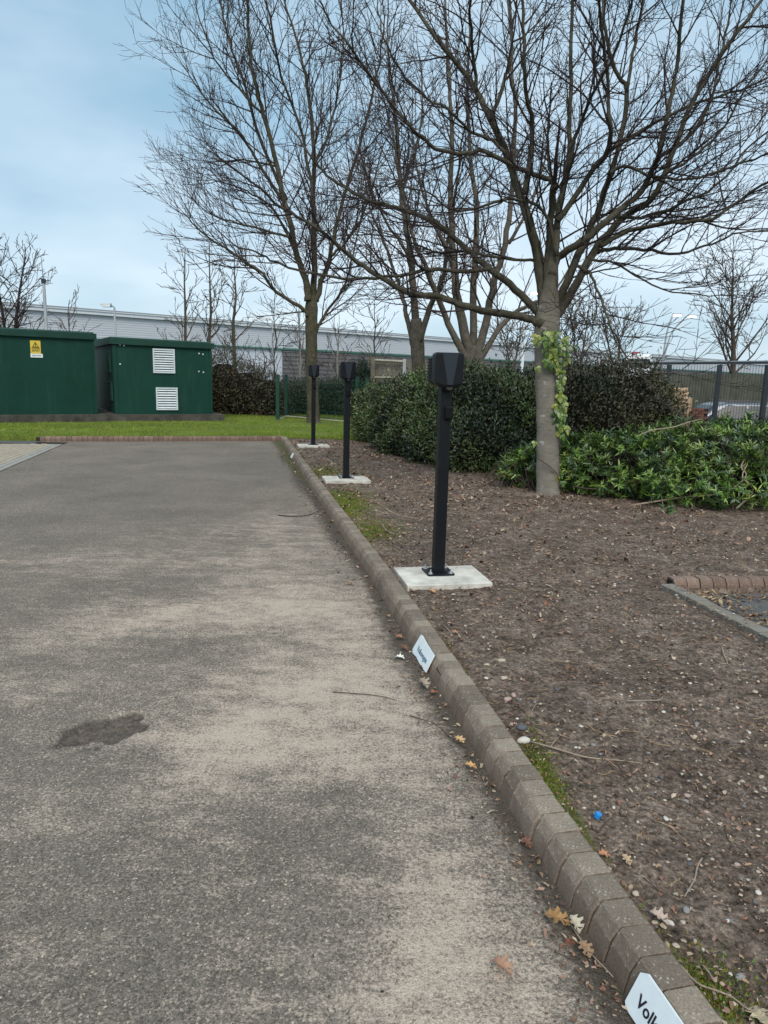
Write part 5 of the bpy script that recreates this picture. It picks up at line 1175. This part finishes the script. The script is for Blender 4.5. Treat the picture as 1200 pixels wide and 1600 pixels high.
# parked car
def car(name, lab, org, rz, paint, group=None):
    T = thing(name, lab, 'car', org, rz)
    def bd(m_, nm, mt, par=T, sm=False): 
        o = local(m_.build(nm, mt, par)); return o
    prof = [(-2.15, .35), (-2.18, .62), (-2.10, .92), (-1.98, 1.02), (-1.55, 1.42), (-1.2, 1.50), (.25, 1.50), (.55, 1.44), (1.05, 1.06), (1.85, .93), (2.12, .78), (2.2, .55), (2.15, .33)]
    def wdt(z): return .90 if z < 1.0 else .90-(z-1.0)*.42
    m_ = MB(); n_ = len(prof); m_.add([(x, -wdt(z), z) for x, z in prof]+[(x, wdt(z), z) for x, z in prof], [tuple(range(n_)), tuple(range(2*n_-1, n_-1, -1))]+[(j, n_+j, n_+(j+1) % n_, (j+1) % n_) for j in range(n_)])
    b = bd(m_, 'body', paint); bv = b.modifiers.new('b', 'BEVEL'); bv.width = .05; bv.segments = 3; bv.limit_method = 'ANGLE'
    for s in (-1, 1):
        for poly in ([(-1.72, 1.06), (-1.42, 1.38), (-.72, 1.43), (-.72, 1.06)], [(-.66, 1.06), (-.66, 1.43), (.22, 1.43), (.22, 1.06)], [(.28, 1.06), (.28, 1.42), (.50, 1.37), (.88, 1.08)]):
            m_ = MB(); n2_ = len(poly); m_.add([(x, s*(wdt(z)+.004), z) for x, z in poly]+[(x, s*(wdt(z)-.02), z) for x, z in poly], [tuple(range(n2_)), tuple(range(2*n2_-1, n2_-1, -1))]+[(j, (j+1) % n2_, n2_+(j+1) % n2_, n2_+j) for j in range(n2_)]); bd(m_, 'side_window', M['glass'])
        m_ = MB(); m_.box((.72, s*.98, 1.07), (.13, .16, .11)); o = bd(m_, 'door_mirror', M['cardark']); bv = o.modifiers.new('b', 'BEVEL'); bv.width = .03; bv.segments = 2
        m_ = MB(); m_.box((0, s*.905, .42), (2.3, .02, .16)); bd(m_, 'sill_trim', M['cardark'])
        m_ = MB(); m_.tube([(-1.3, s*.68, 1.53), (.2, s*.68, 1.53)], .018, 6); bd(m_, 'roof_rail', M['cardark'])
        m_ = MB(); m_.box((2.07, s*.66, .78), (.16, .34, .14)); bd(m_, 'headlight', M['white']); m_ = MB(); m_.box((-2.12, s*.7, .92), (.10, .28, .16)); bd(m_, 'tail_light', M['red'])
        for x in (-1.35, 1.38):
            m_ = MB(); m_.tube([(x, s*.70, .34), (x, s*.915, .34)], .34, 20); wh = bd(m_, 'wheel', M['cardark']); m_ = MB(); m_.tube([(x, s*.90, .34), (x, s*.925, .34)], .21, 12); bd(m_, 'rim', M['steel'], wh)
    for (x0_, z0_, x1_, z1_, nm) in ((1.04, 1.09, .60, 1.44, 'windscreen'), (-1.95, 1.08, -1.60, 1.40, 'rear_window')):
        m_ = MB(); dx_ = .012 if x0_ > 0 else -.012; m_.add([(x0_+dx_, -.76, z0_+.01), (x0_+dx_, .76, z0_+.01), (x1_+dx_, .62, z1_+.01), (x1_+dx_, -.62, z1_+.01), (x0_-dx_, -.76, z0_-.02), (x0_-dx_, .76, z0_-.02), (x1_-dx_, .62, z1_-.02), (x1_-dx_, -.62, z1_-.02)],
                                                                           [(0, 1, 2, 3), (7, 6, 5, 4), (0, 4, 5, 1), (1, 5, 6, 2), (2, 6, 7, 3), (3, 7, 4, 0)]); bd(m_, nm, M['glass'])
    return T
cp = at(1190, 650, 21.5)
car('parked_car', 'silver estate car parked behind the dark railing at the right edge', (cp[0], 21.5, -.53), math.radians(-6), M['carpaint'])
# a van far off behind the round bush: only its roof end shows
pv = at(985, 556, 60); T = thing('parked_van', 'distant white van with a red stripe above the round bush', 'van', (pv[0], 60, -.6))
zt_ = pv[2]+.12; m_ = MB(); m_.box((pv[0], 60, zt_-1.3), (2.1, 4.5, 2.6)); o = m_.build('body', M['van'], T); bv = o.modifiers.new('b', 'BEVEL'); bv.width = .25; bv.segments = 3
m_ = MB(); m_.box((pv[0]-.35, 57.8, zt_+.06), (.35, .3, .12)); m_.build('roof_light', M['red'], T)
m_ = MB(); m_.box((pv[0], 57.74, zt_-.75), (1.6, .04, .7)); m_.build('windscreen', M['glass'], T)
for s_ in (-.9, .9):
    for yy in (58.4, 61.4): m_ = MB(); m_.tube([(pv[0]+s_-.1, yy, zt_-2.6), (pv[0]+s_+.1, yy, zt_-2.6)], .36, 12); m_.build('wheel', M['cardark'], T)

# ------------------------------------------------------------------ lamp posts and mast
def lamp(name, lab, px, pyt, Y, arms, mt, lit=True, r=.06, hb=.0):
    b = at(px, 620, Y); top = at(px+.6, pyt, Y); T = thing(name, lab, 'lamp post', (b[0], b[1], -.6), group='lamp posts in the distance')
    m_ = MB(); zt = top[2]-(arms[0][1] if arms else 0); m_.tube([(top[0], Y, -.6), (top[0], Y, .9), (top[0], Y, .92), (top[0], Y, zt)], [r*1.5, r*1.5, r, r*.75], 8); m_.build('pole', mt, T)
    for dx, rise, L in arms:
        P = smooth_path([(top[0], Y, zt), (top[0]+dx*.25, Y, zt+rise*.65), (top[0]+dx*.8, Y-.05, zt+rise*.97), (top[0]+dx, Y-.1, zt+rise)], 4); m_ = MB(); m_.tube(P, r*.55, 6); ar = m_.build('arm', mt, T, smooth=True)
        m_ = MB(); sx_ = 1 if dx > 0 else -1; c = (top[0]+dx+sx_*L*.3, Y-.1, zt+rise)
        m_.rings([[(c[0]-sx_*L*.4, c[1]-.10, c[2]), (c[0]-sx_*L*.4, c[1]+.10, c[2]), (c[0]-sx_*L*.4, c[1]+.08, c[2]+.09), (c[0]-sx_*L*.4, c[1]-.08, c[2]+.09)], [(c[0]+sx_*L*.5, c[1]-.14, c[2]+.02), (c[0]+sx_*L*.5, c[1]+.14, c[2]+.02), (c[0]+sx_*L*.5, c[1]+.08, c[2]+.08), (c[0]+sx_*L*.5, c[1]-.08, c[2]+.08)]]); m_.build('lamp_head', mt, T)
        m_ = MB(); m_.box((c[0], c[1], c[2]-.03), (L*.75, .24, .07)); m_.build('lens', M['glow'] if lit else M['white'], ar)
    return T
lamp('street_lamp', 'twin-armed grey lamp post with both lamps lit above the railing', 1041, 492, 42, [(.38, 3.2, .55), (1.25, 3.15, .55)], M['galv'], True, .085)
lamp('street_lamp', 'white lamp post with a lit head just left of the ivy trunk', 822, 458, 40, [(.25, .35, .5)], M['white'], True, .10)
lamp('street_lamp', 'small lamp post with a flat head behind the vented green cabin', 178, 478, 32, [(-.15, .08, .5)], M['galv'], False, .06)
lamp('street_lamp', 'thin lamp post with a pale head left of the lawn tree', 425, 499, 42, [(-.2, .1, .7)], M['galv'], False, .055)
T = thing('aerial_mast', 'slim pole with a whip aerial behind the longer green cabin', 'mast', (at(70, 600, 26)[0], 26, -.6))
a_ = at(68, 440, 26); m_ = MB(); m_.tube([(a_[0], 26, -.6), (a_[0], 26, a_[2])], [.075, .055], 8); m_.build('pole', M['galv'], T)
m_ = MB(); m_.box((a_[0], 26, a_[2]+.02), (.12, .12, .16)); m_.box((a_[0]+.1, 26, a_[2]+.03), (.30, .03, .03)); m_.build('bracket', M['cardark'], T)
m_ = MB(); b_ = at(64, 400, 26); m_.tube([(a_[0], 26, a_[2]), (b_[0], 26, b_[2])], [.014, .008], 5); m_.build('whip_aerial', M['cardark'], T)

# ------------------------------------------------------------------ small loose things
def zs(p): return float(soil_z(np.array([p[0]]), np.array([p[1]]))[0])
def twig(lab, pts, r0, r1, mt, z=None, side=None, name='fallen_twig', lift=.006):
    P = []
    for i, (x, y) in enumerate(pts):
        q_ = gp(x, y, .07 if z is None else z); zz = zs(q_) if z is None else z; P.append((q_[0], q_[1], zz+lift+.004*(i % 2)))
    P = smooth_path(P, 3); m_ = MB(); m_.tube(P, np.linspace(r0, r1, len(P)), 6)
    if side: 
        for (x, y, x2, y2) in side:
            q0 = gp(x, y, .07 if z is None else z); q1 = gp(x2, y2, .07 if z is None else z); z0_ = (zs(q0) if z is None else z)+lift; m_.tube([(q0[0], q0[1], z0_), ((q0[0]+q1[0])/2, (q0[1]+q1[1])/2, z0_+.006), (q1[0], q1[1], z0_+.004)], [r1*1.2, r1, r1*.6], 5)
    return m_.build(name, mt, None, smooth=True, label=lab, cat='twig')
twig('long pale twig lying on the soil beside the white stone', [(830, 1157), (870, 1170), (915, 1182), (960, 1187), (1000, 1190)], .0042, .002, M['twigpale'], side=[(938, 1183, 965, 1202), (860, 1166, 875, 1150)])
twig('crooked pale twig standing out on the soil right of the blue cap', [(1098, 1334), (1090, 1352), (1086, 1370), (1078, 1385), (1070, 1396)], .0030, .0018, M['twigpale'])
twig('curved pale root end on the soil below the bay edging', [(980, 1094), (1010, 1096), (1030, 1094), (1036, 1086), (1030, 1082)], .0040, .002, M['twigpale'])
twig('forked pale twig on the soil near the bay edging corner', [(1128, 1009), (1131, 1022), (1137, 1033), (1128, 1036), (1118, 1028)], .0045, .002, M['twigpale'])
twig('bleached twig on the soil left of the nearest post', [(601, 793), (615, 800), (632, 806), (655, 811)], .0085, .004, M['twigpale'])
twig('short pale twig close to the kerb left of the nearest post', [(597, 820), (604, 830), (616, 836)], .007, .004, M['twigpale'])
twig('thin pale twig on the soil in front of the farthest post pad', [(505, 716), (515, 720), (524, 725)], .008, .005, M['twigpale'])
twig('brown curved twig on the soil beside the pebble heap', [(840, 1097), (833, 1108), (829, 1122)], .0022, .0012, M['twigpale'])
twig('small white forked twig by the plate on the kerb', [(694, 978), (700, 985), (707, 993)], .0032, .002, M['twigpale'])
twig('thin twig on the asphalt reaching from the gutter past the middle road', [(520, 1083), (545, 1086), (575, 1087), (600, 1092), (620, 1096)], .0026, .0014, M['twigdark'], z=.001)
twig('dark thin twig across the gutter towards the kerb', [(640, 1120), (680, 1135), (705, 1155), (730, 1172)], .0022, .0012, M['twigdark'], z=.001)
twig('long straight leaf stalk on the road with an oak leaf at its tip', [(890, 1445), (905, 1470), (925, 1495), (945, 1518), (958, 1530)], .0022, .0014, M['twigpale'], z=.004)
twig('thin bowed twig on the road crossing the leaf stalk', [(866, 1490), (885, 1500), (915, 1514), (940, 1526), (975, 1540)], .0017, .0012, M['twigdark'], z=.003)
twig('dark twig on the far road beyond the middle post', [(435, 806), (460, 808), (480, 806), (497, 800)], .006, .003, M['twigdark'], z=.001)
twig('pale stalk lying on the moss at the bottom right kerb', [(1063, 1503), (1078, 1523), (1095, 1535), (1120, 1548), (1145, 1562), (1170, 1583), (1200, 1588)], .0030, .0018, M['twigpale'], lift=.012)
twig('short green brown stem on the moss beside the kerb end', [(1098, 1504), (1108, 1518), (1118, 1530)], .0026, .0015, M['twigpale'], lift=.012)
twig('dark twig piece on the soil right of the blue cap', [(935, 1296), (948, 1286), (957, 1280)], .0026, .002, M['twigdark'])
twig('brown twig tangle on the soil below the crooked twig', [(1005, 1370), (1030, 1388), (1060, 1402), (1090, 1415)], .0018, .001, M['twigdark'], side=[(1030, 1388, 1022, 1372), (1060, 1402, 1095, 1408)])
twig('thin vine tip curling over the near kerb plate', [(975, 1540), (992, 1549), (1010, 1558), (1028, 1570)], .0020, .0016, M['twigdark'], z=.075, lift=0) if False else None

def oak(lab, px, py, s, c, rz, z=None, tilt=.25, name='fallen_leaf', fold=.25):
    o_ = [(0, 0), (.10, .06), (.08, .18), (.26, .16), (.34, .28), (.18, .36), (.20, .46), (.40, .50), (.42, .62), (.22, .66), (.20, .76), (.30, .84), (.14, .92), (.0, 1.0)]
    full = o_+[(-x_, y_*.97+.01) for x_, y_ in o_[-2:0:-1]]; n_ = len(full)
    hz_ = lambda x_, y_: fold*abs(x_)+.10*math.sin(y_*3.1)+.05*math.sin(x_*17+y_*9)
    ax = [(0, .05), (0, .35), (0, .6), (0, .9)]
    v = [(x_*s, y_*s, hz_(x_, y_)*s) for x_, y_ in full]+[(0, y_*s, hz_(0, y_)*s) for _, y_ in ax]; f = []
    for j in range(n_):
        a_, b_ = j, (j+1) % n_; ym = (full[a_][1]+full[b_][1])/2; k = int(np.argmin([abs(ym-q_[1]) for q_ in ax])); f.append((a_, b_, n_+k))
    for side_ in (1, -1):
        for k in range(3):
            ys_ = (ax[k][1]+ax[k+1][1])/2; cand = [j for j in range(n_) if full[j][0]*side_ > 0]; j = min(cand, key=lambda q_: abs(full[q_][1]-ys_)+abs(full[q_][0])*.5)
            f.append((n_+k, n_+k+1, j) if side_ < 0 else (n_+k+1, n_+k, j))
    p = gp(px, py, .07 if z is None else z); zz = zs(p) if z is None else z
    me = bpy.data.meshes.new(name); me.from_pydata(v, [], f); sol = None
    o = link(name, me, flatmat('dry_leaf', c, .8, .3, var=.3, sc=40), None, mat4=Matrix.Translation((p[0], p[1], zz+.006)) @ Matrix.Rotation(rz, 4, 'Z') @ Matrix.Rotation(tilt, 4, 'X'))
    so_ = o.modifiers.new('t', 'SOLIDIFY'); so_.thickness = .0008
    return tag(o, lab, 'leaf')
oak('dry orange brown oak leaf lying on the road by the kerb', 892, 1448, .075, (.30, .17, .07), 1.2, .012, .15)
oak('pale curled leaf standing beside the orange oak leaf', 905, 1462, .05, (.42, .38, .30), .4, .004, .5, fold=.9)
oak('dark red brown leaf under the leaf stalk on the road', 895, 1472, .035, (.16, .06, .035), 2.4, .003, .2)
oak('light brown lobed leaf below the oak leaf near the kerb', 922, 1500, .05, (.26, .165, .10), .3, .003, .25)
oak('brown and white curled leaf on the road at the bottom', 800, 1528, .06, (.30, .18, .12), 1.0, .003, .3, fold=.7)
oak('small pale scrap of leaf on the road beside the brown curled leaf', 789, 1514, .035, (.44, .36, .28), 2.0, .003, .1)
oak('reddish leaf in the gutter just left of the chipped plate', 632, 999, .06, (.36, .17, .10), 1.9, .003, .3)
oak('brown crumpled leaf in the gutter below the reddish leaf', 637, 1018, .05, (.17, .08, .05), .9, .003, .4)
oak('white scrap on the asphalt beside the chipped plate', 632, 1031, .05, (.70, .70, .66), 1.4, .003, .15, fold=.5)
oak('grey curled leaf in the gutter below the chipped plate', 668, 1078, .07, (.30, .25, .20), .6, .003, .4, fold=.7)
oak('rusty leaf in the gutter below the grey curled leaf', 682, 1083, .05, (.28, .11, .06), 2.6, .003, .3)
oak('tan leaf in the gutter near the white stone', 725, 1163, .05, (.48, .32, .17), .8, .003, .2)
oak('orange leaf at the kerb foot left of the white stone', 745, 1203, .05, (.50, .30, .13), 1.4, .006, .3)
oak('red brown leaf on the soil behind the chipped plate', 716, 992, .045, (.38, .19, .12), 1.2, None, .2)
oak('brown leaf in the gutter level with the blue cap', 829, 1328, .045, (.15, .075, .05), .5, .003, .3)
oak('orange brown leaf on the moss beside the kerb', 955, 1338, .045, (.40, .20, .11), 1.7, None, .3)
oak('tan leaf on the soil next to the orange brown leaf', 985, 1352, .038, (.38, .28, .18), .4, None, .4)
oak('large pale crumpled leaf on the soil near the bottom kerb', 1045, 1440, .055, (.38, .30, .25), 1.0, None, .35, fold=.6)
oak('pale folded leaf on the moss at the bottom right', 1165, 1575, .06, (.36, .30, .20), 3.6, None, .2)
oak('orange leaf lying in front of the nearest concrete pad', 680, 927, .06, (.44, .26, .13), .8, None, .2)
oak('brown leaf resting on the far gutter beside the second post', 552, 914, .06, (.30, .17, .11), 1.8, .003, .3)
m_ = put_pebble(818, 1155, .062, 1, 'white_stone', None); tag(m_, 'smooth white oblong stone on the soil against the kerb', 'stone'); m_.rotation_euler[2] = .1
m_ = put_pebble(816, 1134, .055, 5, 'dark_stone', None); tag(m_, 'dark rough stone just behind the white oblong stone', 'stone')
p = gp(934, 1272, .08); z_ = zs(p); m_ = MB(); m_.tube([(p[0], p[1], z_+.001), (p[0]+.003, p[1]-.002, z_+.014)], [.0135, .012], 16)
m_.tube([(p[0]+.003, p[1]-.002, z_+.0142), (p[0]+.0033, p[1]-.0021, z_+.0150)], [.010, .0095], 16); m_.build('bottle_cap', M['blue'], label='small blue plastic bottle cap on the soil by the kerb', cat='bottle cap')
